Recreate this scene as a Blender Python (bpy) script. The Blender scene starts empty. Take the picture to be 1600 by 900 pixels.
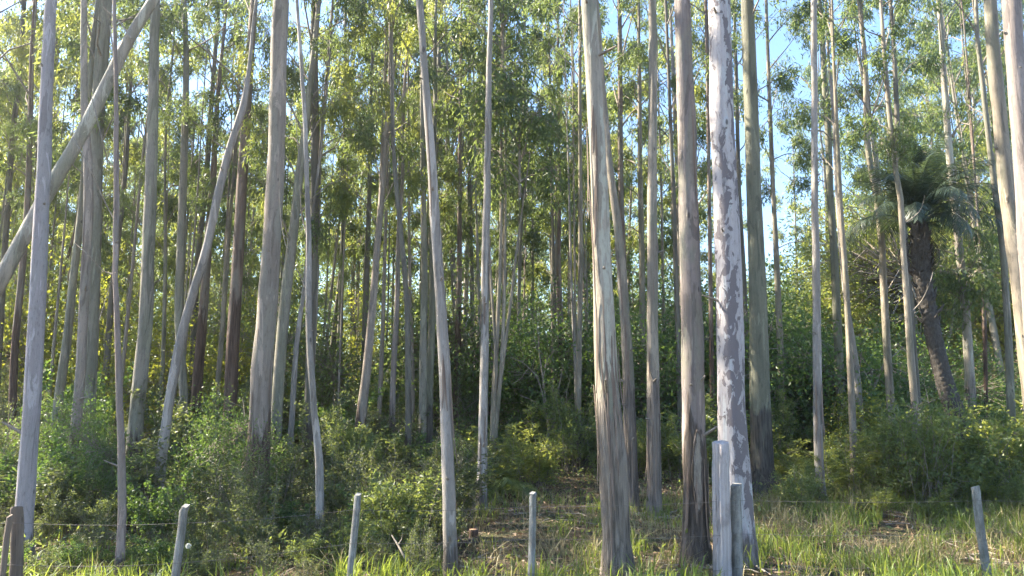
import bpy, math, random
import numpy as np
from mathutils import Vector, Matrix

R = math.radians
scene = bpy.context.scene
COL = scene.collection

# ------------------------------------------------------------------ camera, sky, sun, exposure
FPX = 1186.0                       # focal length in pixels of the 1600 px wide photograph
CAM_H = 2.15                       # eye height over the fence line (the road is a little higher)
PITCH = R(9.0)
cam_data = bpy.data.cameras.new('camera')
cam_data.sensor_width = 36.0
cam_data.lens = 36.0 * FPX / 1600.0
cam_data.clip_end = 2000.0
cam = bpy.data.objects.new('camera', cam_data)
COL.objects.link(cam)
cam.location = (0, 0, CAM_H)
cam.rotation_euler = (R(90) + PITCH, 0, 0)
scene.camera = cam

SUN_AZ = R(-72)                    # measured from +Y (view direction), negative = to the left
SUN_EL = R(43)
world = bpy.data.worlds.new('World')
scene.world = world
world.use_nodes = True
wn = world.node_tree
sky = wn.nodes.new('ShaderNodeTexSky')
sky.sky_type = 'NISHITA'
sky.sun_disc = False
sky.sun_elevation = SUN_EL
sky.sun_rotation = SUN_AZ
sky.air_density = 1.0
sky.dust_density = 0.15
sky.ozone_density = 3.5
wn.links.new(sky.outputs[0], wn.nodes['Background'].inputs[0])
wn.nodes['Background'].inputs[1].default_value = 0.09
sun_data = bpy.data.lights.new('sun', 'SUN')
sun_data.energy = 5.0
sun_data.angle = R(0.53)
sun_data.color = (1.0, 0.91, 0.74)
sun = bpy.data.objects.new('sun', sun_data)
COL.objects.link(sun)
sd = Vector((math.sin(SUN_AZ) * math.cos(SUN_EL), math.cos(SUN_AZ) * math.cos(SUN_EL), math.sin(SUN_EL)))
sun.rotation_euler = (-sd).to_track_quat('-Z', 'Y').to_euler()
sun.location = sd * 100
vs = scene.view_settings
vs.view_transform = 'Standard'
vs.look = 'None'
vs.exposure = 2.48
vs.gamma = 1.0
vs.use_curve_mapping = False
scene.render.engine = 'CYCLES'
cy = scene.cycles
cy.use_denoising = True
try:
    cy.denoiser = 'OPENIMAGEDENOISE'
except Exception:
    pass
cy.max_bounces = 4
cy.diffuse_bounces = 3
cy.glossy_bounces = 2
cy.transmission_bounces = 4
cy.sample_clamp_indirect = 6.0
cy.use_adaptive_sampling = True
cy.adaptive_threshold = 0.03
cy.caustics_reflective = False
cy.caustics_refractive = False

# ------------------------------------------------------------------ helpers
rnd = random.Random(11)
nrg = np.random.default_rng(11)
FWD = Vector((0, math.cos(PITCH), math.sin(PITCH)))
UPV = Vector((0, -math.sin(PITCH), math.cos(PITCH)))
CAM = Vector((0, 0, CAM_H))


def at(u, v, d):
    """The point of the place at depth y = d that lies on the sight line of photo pixel (u, v)."""
    r = FWD + Vector((1, 0, 0)) * ((u - 800) / FPX) - UPV * ((v - 450) / FPX)
    return CAM + r * (d / r.y)


def sstep(a, b, x):
    t = np.clip((x - a) / (b - a), 0, 1)
    return t * t * (3 - 2 * t)


def ground_z(x, y):
    x = np.asarray(x, float)
    y = np.asarray(y, float)
    z = 0.55 * (1 - sstep(2, 6, y)) + 0.032 * np.clip(y - 12, 0, 100)
    z = z + 6.0 * sstep(6, 34, x) * sstep(17, 60, y)
    z = z + 0.05 * np.sin(x * 1.3 + 0.7) * np.sin(y * 0.9 + 1.1) * sstep(5, 9, y)
    z = z + 0.03 * np.sin(x * 3.1 + y * 1.7) * np.sin(y * 2.3 - x * 0.8) * sstep(5, 9, y)
    return z


def gz(x, y):
    return float(ground_z(x, y))


def link(name, me, parent=None, loc=None):
    o = bpy.data.objects.new(name, me)
    COL.objects.link(o)
    if parent is not None:
        o.parent = parent
    if loc is not None:
        o.location = loc
    return o


def tag(o, label=None, cat=None, group=None, kind=None):
    if label:
        o['label'] = label
    if cat:
        o['category'] = cat
    if group:
        o['group'] = group
    if kind:
        o['kind'] = kind
    return o


def thing(name, loc, label, cat, group=None):
    o = bpy.data.objects.new(name, None)
    o.empty_display_size = 0.2
    COL.objects.link(o)
    o.location = loc
    return tag(o, label, cat, group)


def mesh_np(name, V, Q, mat, smooth=False, tint=None):
    """Mesh from an (n,3) vertex array and an (m,4) quad array."""
    V = np.asarray(V, np.float32)
    Q = np.asarray(Q, np.int32)
    me = bpy.data.meshes.new(name)
    me.vertices.add(len(V))
    me.vertices.foreach_set('co', V.ravel())
    k = Q.shape[1]
    me.loops.add(Q.size)
    me.loops.foreach_set('vertex_index', Q.ravel())
    me.polygons.add(len(Q))
    me.polygons.foreach_set('loop_start', np.arange(0, Q.size, k, dtype=np.int32))
    me.polygons.foreach_set('loop_total', np.full(len(Q), k, np.int32))
    if smooth:
        me.polygons.foreach_set('use_smooth', np.ones(len(Q), bool))
    me.update(calc_edges=True)
    if tint is not None:
        a = me.attributes.new('tint', 'FLOAT', 'POINT')
        a.data.foreach_set('value', np.asarray(tint, np.float32))
    me.materials.append(mat)
    return me


class MB:
    """Collects quads."""

    def __init__(self):
        self.V = []
        self.Q = []
        self.n = 0

    def add(self, V, Q):
        V = np.asarray(V, float)
        self.V.append(V)
        self.Q.append(np.asarray(Q, int) + self.n)
        self.n += len(V)

    def tube(self, pts, rad, sides=6, cap=True, noise=0.0, phase=0.0):
        P = np.asarray(pts, float)
        n = len(P)
        rad = np.asarray(rad, float)
        T = np.gradient(P, axis=0)
        T /= np.linalg.norm(T, axis=1)[:, None] + 1e-9
        ref = np.array([0, 1.0, 0]) if abs(T[0][1]) < 0.8 else np.array([1.0, 0, 0])
        A = ref[None, :] - T * (T @ ref)[:, None]
        A /= np.linalg.norm(A, axis=1)[:, None] + 1e-9
        B = np.cross(T, A)
        ang = np.linspace(0, 2 * math.pi, sides, endpoint=False) + phase
        rr = np.repeat(rad[:, None], sides, 1)
        if noise:
            zz = P[:, 2][:, None]
            rr = rr * (1 + noise * (np.sin(3 * ang + zz * 1.1 + phase) * 0.5 + np.sin(5 * ang - zz * 2.3 + 2 * phase) * 0.3
                                    + np.sin(2 * ang + zz * 3.7) * 0.35))
        V = P[:, None, :] + A[:, None, :] * (np.cos(ang) * rr)[..., None] + B[:, None, :] * (np.sin(ang) * rr)[..., None]
        V = V.reshape(-1, 3)
        i = np.arange(n - 1)[:, None] * sides
        j = np.arange(sides)[None, :]
        j2 = (j + 1) % sides
        Q = np.stack([i + j, i + j2, i + sides + j2, i + sides + j], -1).reshape(-1, 4)
        self.add(V, Q)
        if cap:
            c = np.vstack([V[-sides:], P[-1:]])
            kk = sides
            q = [[a, (a + 1) % kk, (a + 2) % kk, kk] for a in range(0, kk - 1, 2)]
            self.add(c, q)

    def box(self, c, s):
        c = np.asarray(c, float)
        s = np.asarray(s, float) / 2
        V = np.array([[x, y, z] for z in (-1, 1) for y in (-1, 1) for x in (-1, 1)]) * s + c
        self.add(V, [[0, 2, 3, 1], [4, 5, 7, 6], [0, 1, 5, 4], [2, 6, 7, 3], [0, 4, 6, 2], [1, 3, 7, 5]])

    def mesh(self, name, mat, smooth=True, tint=None):
        return mesh_np(name, np.vstack(self.V), np.vstack(self.Q), mat, smooth, tint)


def catmull(P, step):
    """Smooth resample of control rows (any number of columns) by arc length of the first three."""
    P = np.asarray(P, float)
    ext = np.vstack([2 * P[0] - P[1], P, 2 * P[-1] - P[-2]])
    out = []
    for k in range(1, len(ext) - 2):
        p0, p1, p2, p3 = ext[k - 1:k + 3]
        n = max(1, int(np.linalg.norm(p2[:3] - p1[:3]) / step))
        for t in np.linspace(0, 1, n, endpoint=False):
            out.append(0.5 * ((2 * p1) + (-p0 + p2) * t + (2 * p0 - 5 * p1 + 4 * p2 - p3) * t * t + (-p0 + 3 * p1 - 3 * p2 + p3) * t ** 3))
    out.append(P[-1])
    return np.array(out)


# ------------------------------------------------------------------ materials
def new_mat(name):
    m = bpy.data.materials.new(name)
    m.use_nodes = True
    nt = m.node_tree
    b = nt.nodes['Principled BSDF']
    return m, nt, b


def N(nt, t, **kw):
    n = nt.nodes.new(t)
    for k, v in kw.items():
        setattr(n, k, v)
    return n


def mathn(nt, op, a, b=None, clamp=False):
    n = N(nt, 'ShaderNodeMath', operation=op)
    n.use_clamp = clamp
    for i, x in enumerate((a, b)):
        if x is None:
            continue
        if isinstance(x, (int, float)):
            n.inputs[i].default_value = x
        else:
            nt.links.new(x, n.inputs[i])
    return n.outputs[0]


def mix(nt, fac, a, b, blend='MIX'):
    n = N(nt, 'ShaderNodeMix', data_type='RGBA', blend_type=blend)
    for s, x in ((n.inputs[0], fac), (n.inputs[6], a), (n.inputs[7], b)):
        if isinstance(x, (int, float)):
            s.default_value = x
        elif isinstance(x, tuple):
            s.default_value = (*x, 1)
        else:
            nt.links.new(x, s)
    return n.outputs[2]


def ramp(nt, x, lo, hi):
    n = N(nt, 'ShaderNodeMapRange')
    n.interpolation_type = 'SMOOTHSTEP'
    n.inputs[1].default_value = lo
    n.inputs[2].default_value = hi
    nt.links.new(x, n.inputs[0])
    return n.outputs[0]


def coords(nt, scale, rand=True):
    tc = N(nt, 'ShaderNodeTexCoord')
    v = tc.outputs['Object']
    if rand:
        oi = N(nt, 'ShaderNodeObjectInfo')
        s = mathn(nt, 'MULTIPLY', oi.outputs['Random'], 57.0)
        a = N(nt, 'ShaderNodeVectorMath', operation='ADD')
        nt.links.new(v, a.inputs[0])
        nt.links.new(s, a.inputs[1])
        v = a.outputs[0]
    mp = N(nt, 'ShaderNodeMapping')
    mp.inputs['Scale'].default_value = scale
    nt.links.new(v, mp.inputs[0])
    return mp.outputs[0], tc


def noise(nt, vec, scale=1.0, detail=4.0, rough=0.6, dist=0.0):
    n = N(nt, 'ShaderNodeTexNoise')
    n.inputs['Scale'].default_value = scale
    n.inputs['Detail'].default_value = detail
    n.inputs['Roughness'].default_value = rough
    n.inputs['Distortion'].default_value = dist
    nt.links.new(vec, n.inputs['Vector'])
    return n.outputs[0]


def bump(nt, h, strength, dist, b, prev=None):
    n = N(nt, 'ShaderNodeBump')
    n.inputs['Strength'].default_value = strength
    n.inputs['Distance'].default_value = dist
    nt.links.new(h, n.inputs['Height'])
    if prev is not None:
        nt.links.new(prev, n.inputs['Normal'])
    nt.links.new(n.outputs[0], b.inputs['Normal'])
    return n.outputs[0]


def bark(name, c1, c2, c3, rough_c, rough_h, amp=1.0, spots=None):
    """Eucalyptus bark: smooth streaked upper bark (c1-c2 streaks, c3 patches) over rough fibrous bark up to rough_h metres."""
    c1, c2, c3 = (tuple(min(0.46, x * 1.16) for x in c) for c in (c1, c2, c3))
    rough_c = tuple(x * 1.12 for x in rough_c)
    m, nt, b = new_mat(name)
    vs_, tc = coords(nt, (7, 7, 0.35))
    s1 = noise(nt, vs_, 1.0, 6, 0.65, 0.4)
    col = mix(nt, ramp(nt, s1, 0.36, 0.64), c1, c2)
    vp, _ = coords(nt, (2.2, 2.2, 0.55))
    p1 = noise(nt, vp, 1.0, 5, 0.6, 0.8)
    col = mix(nt, ramp(nt, p1, 0.47, 0.62), col, c3)
    vq, _ = coords(nt, (4.2, 4.2, 0.6))
    pq = noise(nt, vq, 1.0, 6, 0.6, 1.2)
    col = mix(nt, mathn(nt, 'MULTIPLY', ramp(nt, pq, 0.565, 0.58), 0.75), col, tuple(min(0.42, x * 1.32) for x in c1))
    col = mix(nt, mathn(nt, 'MULTIPLY', ramp(nt, pq, 0.40, 0.385), 0.7), col, tuple(x * 0.62 for x in c2))
    vf, _ = coords(nt, (26, 26, 9))
    f1 = noise(nt, vf, 1.0, 4, 0.6)
    col = mix(nt, mathn(nt, 'MULTIPLY', ramp(nt, f1, 0.5, 0.72), 0.35), col, (0.07, 0.06, 0.05))
    vst, _ = coords(nt, (38, 38, 0.7))
    st1 = noise(nt, vst, 1.0, 4, 0.65, 0.2)
    col = mix(nt, mathn(nt, 'MULTIPLY', ramp(nt, st1, 0.55, 0.7), 0.4), col, tuple(x * 0.45 for x in c2))
    col = mix(nt, mathn(nt, 'MULTIPLY', ramp(nt, st1, 0.42, 0.28), 0.35), col, tuple(min(0.5, x * 1.35) for x in c1))
    ve, _ = coords(nt, (3.4, 3.4, 1.5))
    vo = N(nt, 'ShaderNodeTexVoronoi')
    vo.inputs['Scale'].default_value = 1.0
    nt.links.new(ve, vo.inputs['Vector'])
    eye = ramp(nt, vo.outputs['Distance'], 0.085, 0.05)
    col = mix(nt, mathn(nt, 'MULTIPLY', eye, 0.75), col, (0.05, 0.04, 0.035))
    if spots:
        vsp, _ = coords(nt, (8, 8, 3.9))
        q = noise(nt, vsp, 1.0, 6, 0.62, 0.9)
        vz, _ = coords(nt, (3.2, 3.2, 0.4))
        q2 = noise(nt, vz, 1.0, 2, 0.5)
        qq = mathn(nt, 'ADD', q, mathn(nt, 'MULTIPLY', mathn(nt, 'SUBTRACT', q2, 0.5), 0.75))
        sm = ramp(nt, qq, 0.565, 0.575)
        col = mix(nt, sm, col, spots)
    sep = N(nt, 'ShaderNodeSeparateXYZ')
    nt.links.new(tc.outputs['Object'], sep.inputs[0])
    vr, _ = coords(nt, (5, 5, 0.8))
    rn = noise(nt, vr, 1.0, 4, 0.6, 0.5)
    zz = mathn(nt, 'ADD', sep.outputs[2], mathn(nt, 'MULTIPLY', mathn(nt, 'SUBTRACT', rn, 0.5), 3.2 * amp))
    mask = mathn(nt, 'SUBTRACT', 1.0, ramp(nt, zz, rough_h - 0.18 * amp, rough_h + 0.18 * amp))
    vfib, _ = coords(nt, (30, 30, 1.3))
    fib = noise(nt, vfib, 1.0, 5, 0.7, 0.8)
    vfib2, _ = coords(nt, (9, 9, 0.9))
    fib2 = noise(nt, vfib2, 1.0, 3, 0.6, 0.6)
    rc = mix(nt, ramp(nt, fib, 0.33, 0.68), tuple(x * 0.28 for x in rough_c), rough_c)
    rc = mix(nt, mathn(nt, 'MULTIPLY', ramp(nt, fib2, 0.5, 0.65), 0.6), rc, tuple(0.5 * x + 0.5 * y for x, y in zip(c1, rough_c)))
    col = mix(nt, mask, col, rc)
    nt.links.new(col, b.inputs['Base Color'])
    b.inputs['Roughness'].default_value = 0.72
    b.inputs['Specular IOR Level'].default_value = 0.25
    h = mathn(nt, 'ADD', mathn(nt, 'MULTIPLY', s1, 0.25), mathn(nt, 'MULTIPLY', mathn(nt, 'MULTIPLY', mathn(nt, 'ADD', fib, fib2), mask), 1.6))
    if spots:
        h = mathn(nt, 'SUBTRACT', h, mathn(nt, 'MULTIPLY', sm, 0.9))
    h = mathn(nt, 'ADD', h, mathn(nt, 'MULTIPLY', f1, 0.22))
    h = mathn(nt, 'ADD', h, mathn(nt, 'MULTIPLY', st1, 0.25))
    h = mathn(nt, 'ADD', h, mathn(nt, 'MULTIPLY', ramp(nt, vo.outputs['Distance'], 0.16, 0.06), 0.5))
    bump(nt, h, 0.8, 0.03, b)
    return m


BK = {
    'lilac': bark('bark_pale_lilac', (0.285, 0.25, 0.25), (0.215, 0.19, 0.19), (0.235, 0.215, 0.21), (0.16, 0.135, 0.12), 0.35, 0.4),
    'tan': bark('bark_tan_pink', (0.245, 0.20, 0.165), (0.165, 0.135, 0.11), (0.20, 0.175, 0.14), (0.13, 0.09, 0.07), 1.7, 0.8),
    'pink': bark('bark_pinkish_brown', (0.22, 0.17, 0.145), (0.155, 0.12, 0.10), (0.185, 0.155, 0.13), (0.15, 0.12, 0.10), 0.3, 0.5),
    'green': bark('bark_grey_green', (0.18, 0.168, 0.125), (0.125, 0.118, 0.088), (0.205, 0.18, 0.145), (0.12, 0.092, 0.074), 1.2, 1.0),
    'olive': bark('bark_olive', (0.155, 0.148, 0.104), (0.11, 0.106, 0.075), (0.135, 0.128, 0.092), (0.11, 0.095, 0.08), 1.95, 0.35),
    'mauve': bark('bark_mauve', (0.22, 0.18, 0.16), (0.158, 0.13, 0.118), (0.18, 0.165, 0.13), (0.14, 0.11, 0.088), 1.7, 0.8),
    'cream': bark('bark_cream_grey', (0.30, 0.26, 0.21), (0.19, 0.165, 0.13), (0.19, 0.18, 0.135), (0.235, 0.195, 0.16), 2.4, 1.0),
    'fibrous': bark('bark_fibrous', (0.215, 0.18, 0.142), (0.145, 0.122, 0.098), (0.16, 0.148, 0.11), (0.215, 0.178, 0.15), 2.7, 1.0),
    'red': bark('bark_red_brown', (0.165, 0.118, 0.092), (0.115, 0.08, 0.063), (0.165, 0.142, 0.115), (0.125, 0.078, 0.058), 4.5, 1.3),
    'grey': bark('bark_silver_grey', (0.265, 0.235, 0.21), (0.18, 0.158, 0.14), (0.185, 0.165, 0.142), (0.17, 0.145, 0.128), 0.5, 0.9),
    'dark': bark('bark_dark_grey', (0.125, 0.11, 0.088), (0.09, 0.08, 0.063), (0.13, 0.12, 0.094), (0.098, 0.078, 0.061), 1.4, 0.9),
    'gold': bark('bark_warm_buff', (0.235, 0.195, 0.148), (0.16, 0.134, 0.102), (0.155, 0.14, 0.098), (0.145, 0.114, 0.087), 0.8, 0.8),
    'spot': bark('bark_spotted', (0.37, 0.335, 0.33), (0.31, 0.28, 0.275), (0.34, 0.305, 0.30), (0.20, 0.17, 0.165), 0.25, 0.4, spots=(0.165, 0.142, 0.145)),
}


def leaf_mat(name, c_dark, c_light, trans, gloss=0.45, tmix=0.42, spec=0.4):
    m, nt, b = new_mat(name)
    at_ = N(nt, 'ShaderNodeAttribute', attribute_name='tint')
    oi = N(nt, 'ShaderNodeObjectInfo')
    f = mathn(nt, 'ADD', mathn(nt, 'MULTIPLY', at_.outputs['Fac'], 0.75), mathn(nt, 'MULTIPLY', oi.outputs['Random'], 0.25))
    nt.links.new(mix(nt, f, c_dark, c_light), b.inputs['Base Color'])
    b.inputs['Roughness'].default_value = gloss
    b.inputs['Specular IOR Level'].default_value = spec
    tr = N(nt, 'ShaderNodeBsdfTranslucent')
    nt.links.new(mix(nt, f, tuple(x * 0.6 for x in trans), trans), tr.inputs[0])
    ms = N(nt, 'ShaderNodeMixShader')
    ms.inputs[0].default_value = tmix
    nt.links.new(b.outputs[0], ms.inputs[1])
    nt.links.new(tr.outputs[0], ms.inputs[2])
    nt.links.new(ms.outputs[0], nt.nodes['Material Output'].inputs[0])
    return m


LM = {
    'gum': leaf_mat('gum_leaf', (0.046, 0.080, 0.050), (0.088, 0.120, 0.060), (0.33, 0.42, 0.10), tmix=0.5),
    'gum_lit': leaf_mat('gum_leaf_sunlit', (0.072, 0.108, 0.046), (0.125, 0.155, 0.056), (0.54, 0.58, 0.11), tmix=0.52),  # sunlit copy of the gum leaf, brightness put into its colour
    'broad': leaf_mat('broad_leaf', (0.040, 0.080, 0.036), (0.080, 0.125, 0.048), (0.28, 0.43, 0.07)),
    'yellow': leaf_mat('young_leaf', (0.08, 0.12, 0.03), (0.14, 0.16, 0.03), (0.52, 0.54, 0.06), tmix=0.52),
    'shrub': leaf_mat('shrub_leaf', (0.040, 0.058, 0.036), (0.078, 0.096, 0.052), (0.30, 0.35, 0.09), gloss=0.45, spec=0.4),
    'fresh': leaf_mat('fresh_leaf', (0.062, 0.098, 0.042), (0.112, 0.145, 0.058), (0.43, 0.50, 0.10)),
    'grass': leaf_mat('grass_blade', (0.075, 0.130, 0.035), (0.150, 0.195, 0.050), (0.42, 0.50, 0.07), gloss=0.5, tmix=0.45),
    'straw': leaf_mat('straw_blade', (0.20, 0.17, 0.085), (0.38, 0.33, 0.18), (0.35, 0.29, 0.13), gloss=0.6, tmix=0.3),
    'litter': leaf_mat('fallen_leaf', (0.14, 0.085, 0.05), (0.36, 0.25, 0.15), (0.20, 0.12, 0.06), gloss=0.6, tmix=0.15),
    'withered': leaf_mat('withered_frond', (0.045, 0.035, 0.025), (0.09, 0.07, 0.05), (0.08, 0.06, 0.03), gloss=0.6, tmix=0.15),
    'palm': leaf_mat('palm_leaflet', (0.038, 0.060, 0.040), (0.075, 0.10, 0.068), (0.15, 0.21, 0.08), gloss=0.4, tmix=0.3, spec=0.5),
}


def wood_mat(name, a, b_, zsc=1.2, bstr=0.8, crack=True):
    m, nt, b = new_mat(name)
    v, _ = coords(nt, (24, 24, zsc))
    n1 = noise(nt, v, 1.0, 6, 0.7, 0.3)
    v2, _ = coords(nt, (60, 60, 1.0))
    n2 = noise(nt, v2, 1.0, 3, 0.6)
    v3, _ = coords(nt, (4, 4, 3))
    n3 = noise(nt, v3, 1.0, 4, 0.6)
    col = mix(nt, ramp(nt, n1, 0.3, 0.7), a, b_)
    col = mix(nt, mathn(nt, 'MULTIPLY', ramp(nt, n3, 0.55, 0.75), 0.5), col, tuple(x * 0.4 for x in a))
    if crack:
        col = mix(nt, mathn(nt, 'MULTIPLY', ramp(nt, n2, 0.62, 0.68), 0.8), col, (0.04, 0.035, 0.03))
    nt.links.new(col, b.inputs['Base Color'])
    b.inputs['Roughness'].default_value = 0.85
    b.inputs['Specular IOR Level'].default_value = 0.2
    bump(nt, mathn(nt, 'SUBTRACT', n1, mathn(nt, 'MULTIPLY', n2, 0.5)), bstr, 0.01, b)
    return m


M_twig = wood_mat('twig_bark', (0.17, 0.14, 0.115), (0.30, 0.26, 0.21), 6, 0.4, False)
M_deadwood = wood_mat('dead_wood', (0.22, 0.19, 0.155), (0.36, 0.315, 0.265), 3, 0.6, False)
M_post = wood_mat('weathered_post_wood', (0.29, 0.255, 0.245), (0.46, 0.41, 0.395), 0.8, 1.0)
M_rustpost = wood_mat('brown_post_wood', (0.12, 0.095, 0.075), (0.21, 0.165, 0.13), 0.9, 0.9)
M_cutwood = wood_mat('cut_wood', (0.34, 0.20, 0.12), (0.46, 0.29, 0.18), 5, 0.5)
M_strip = wood_mat('peeling_bark', (0.14, 0.10, 0.08), (0.26, 0.20, 0.155), 1.0, 0.8)
M_palmtrunk = wood_mat('palm_trunk_bark', (0.045, 0.038, 0.033), (0.105, 0.093, 0.082), 9, 0.9, False)


def concrete():
    m, nt, b = new_mat('post_concrete')
    v, _ = coords(nt, (9, 9, 5))
    n1 = noise(nt, v, 1.0, 6, 0.7)
    v2, _ = coords(nt, (60, 60, 60))
    n2 = noise(nt, v2, 1.0, 3, 0.6)
    col = mix(nt, ramp(nt, n1, 0.35, 0.7), (0.29, 0.28, 0.255), (0.13, 0.125, 0.115))
    col = mix(nt, mathn(nt, 'MULTIPLY', ramp(nt, n2, 0.55, 0.7), 0.5), col, (0.09, 0.09, 0.08))
    v4, _ = coords(nt, (30, 30, 2.5))
    n4 = noise(nt, v4, 1.0, 4, 0.7)
    col = mix(nt, mathn(nt, 'MULTIPLY', ramp(nt, n4, 0.5, 0.62), 0.6), col, (0.10, 0.105, 0.085))
    nt.links.new(col, b.inputs['Base Color'])
    b.inputs['Roughness'].default_value = 0.9
    bump(nt, n2, 0.5, 0.006, b)
    return m


M_concrete = concrete()
M_wire, _nt, _b = new_mat('fence_wire')
_b.inputs['Base Color'].default_value = (0.13, 0.11, 0.095, 1)
_b.inputs['Metallic'].default_value = 0.0
_b.inputs['Roughness'].default_value = 0.55


def soil():
    m, nt, b = new_mat('forest_soil')
    v, _ = coords(nt, (1, 1, 1), False)
    n1 = noise(nt, v, 0.55, 6, 0.65, 0.5)
    n2 = noise(nt, v, 9.0, 6, 0.75, 0.3)
    n3 = noise(nt, v, 40.0, 3, 0.7)
    c = mix(nt, ramp(nt, n2, 0.35, 0.65), (0.055, 0.042, 0.028), (0.155, 0.115, 0.075))
    c = mix(nt, mathn(nt, 'MULTIPLY', ramp(nt, n1, 0.45, 0.6), 0.6), c, (0.055, 0.07, 0.028))
    c = mix(nt, mathn(nt, 'MULTIPLY', ramp(nt, n3, 0.55, 0.7), 0.6), c, (0.26, 0.20, 0.135))
    nt.links.new(c, b.inputs['Base Color'])
    b.inputs['Roughness'].default_value = 0.95
    b.inputs['Specular IOR Level'].default_value = 0.1
    bump(nt, mathn(nt, 'ADD', n2, mathn(nt, 'MULTIPLY', n3, 0.5)), 0.9, 0.06, b)
    return m


M_soil = soil()

# ------------------------------------------------------------------ the ground, out to the horizon
xs = np.concatenate([np.linspace(-900, -70, 14), np.linspace(-60, 60, 161), np.linspace(70, 900, 14)])
ys = np.concatenate([np.linspace(-120, -6, 10), np.linspace(-5, 75, 141), np.linspace(80, 1400, 16)])
GX, GY = np.meshgrid(xs, ys)
GZ = ground_z(GX, GY)
nx, ny = len(xs), len(ys)
idx = np.arange(nx * ny).reshape(ny, nx)
GQ = np.stack([idx[:-1, :-1], idx[:-1, 1:], idx[1:, 1:], idx[1:, :-1]], -1).reshape(-1, 4)
ground = link('ground', mesh_np('ground', np.stack([GX, GY, GZ], -1).reshape(-1, 3), GQ, M_soil, True))
tag(ground, 'forest floor of dark soil and leaf litter', kind='structure')


# ------------------------------------------------------------------ foliage generators
def leaves(P, D, L, W, rng, fold=0.0):
    """Rhombic leaves at points P along directions D (n,3) of length L and width W."""
    n = len(P)
    D = D / (np.linalg.norm(D, axis=1)[:, None] + 1e-9)
    S = np.cross(D, rng.normal(size=(n, 3)))
    S /= np.linalg.norm(S, axis=1)[:, None] + 1e-9
    L = np.broadcast_to(L, n)[:, None]
    W = np.broadcast_to(W, n)[:, None]
    up = np.cross(S, D)
    mid = P + D * L * 0.42 + up * L * 0.08
    V = np.stack([P, mid + S * W * 0.5, P + D * L, mid - S * W * 0.5], 1).reshape(-1, 3)
    Q = np.arange(4 * n).reshape(n, 4)
    return V, Q


def rand_dirs(n, rng, down=0.0):
    d = rng.normal(size=(n, 3))
    d /= np.linalg.norm(d, axis=1)[:, None]
    d[:, 2] -= down
    return d


def gum_crown(seed, H=12.0, Rm=2.4, nbr=17, tw=6, lp=72, L=0.20, W=0.038, mat='gum', sparse=0.0):
    """(leaf mesh, limb mesh) of a tall narrow eucalyptus crown rising from the origin."""
    rng = np.random.default_rng(seed)
    wood = MB()
    wood.tube([(0, 0, -0.1), (0, 0, H * 0.5), (0, 0, H * 0.93)], [0.03, 0.025, 0.012], 5)
    P, D = [], []
    for k in range(nbr):
        t = (k + rng.random()) / nbr
        z = H * (0.02 + 0.9 * t)
        az = k * 2.4 + rng.normal() * 0.5
        r = 0.9 * Rm * (0.55 + 0.6 * math.sin(math.pi * min(1, t * 1.05) ** 0.8)) * rng.uniform(0.55, 1.2)
        el = R(rng.uniform(30, 62))
        a = np.array([math.cos(az), math.sin(az), 0])
        pts = [np.array([0, 0, z])]
        for s in range(1, 6):
            f = s / 5
            pts.append(np.array([0, 0, z]) + a * r * f + np.array([0, 0, r * math.tan(el) * f * (1 - 0.35 * f)]) + rng.normal(size=3) * 0.07 * r * f)
        pts = np.array(pts)
        wood.tube(pts, np.linspace(0.016 + 0.008 * r, 0.005, 6), 4, False)
        for q in range(tw):
            f = rng.uniform(0.62, 1.0)
            i = min(4, int(f * 5))
            b0 = pts[i] + (pts[i + 1] - pts[i]) * (f * 5 - i)
            td = rand_dirs(1, rng)[0] * np.array([1, 1, 0.6]) + a * 0.5
            td /= np.linalg.norm(td)
            tl = rng.uniform(0.3, 0.75) * (0.7 + 0.2 * r)
            tip = b0 + td * tl + np.array([0, 0, -0.25 * tl])
            wood.tube([b0, (b0 + tip) / 2 + np.array([0, 0, 0.06]), tip], [0.009, 0.006, 0.003], 3, False)
            n = int(lp * rng.uniform(0.5, 1.5) * (1 - sparse))
            s = rng.random(n)[:, None] ** 0.7
            c = b0 + (tip - b0) * s + rng.normal(size=(n, 3)) * np.array([0.11, 0.11, 0.10])
            c[:, 2] -= np.abs(rng.normal(size=n)) * 0.22
            P.append(c)
            D.append(rand_dirs(n, rng, 1.05))
    P = np.vstack(P)
    D = np.vstack(D)
    n = len(P)
    V, Q = leaves(P, D, L * rng.uniform(0.65, 1.25, n), W * rng.uniform(0.7, 1.3, n), rng)
    tint = np.repeat(rng.random(n), 4)
    return mesh_np('gum_crown', V, Q, LM[mat], False, tint), wood.mesh('gum_limbs', M_twig)


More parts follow.
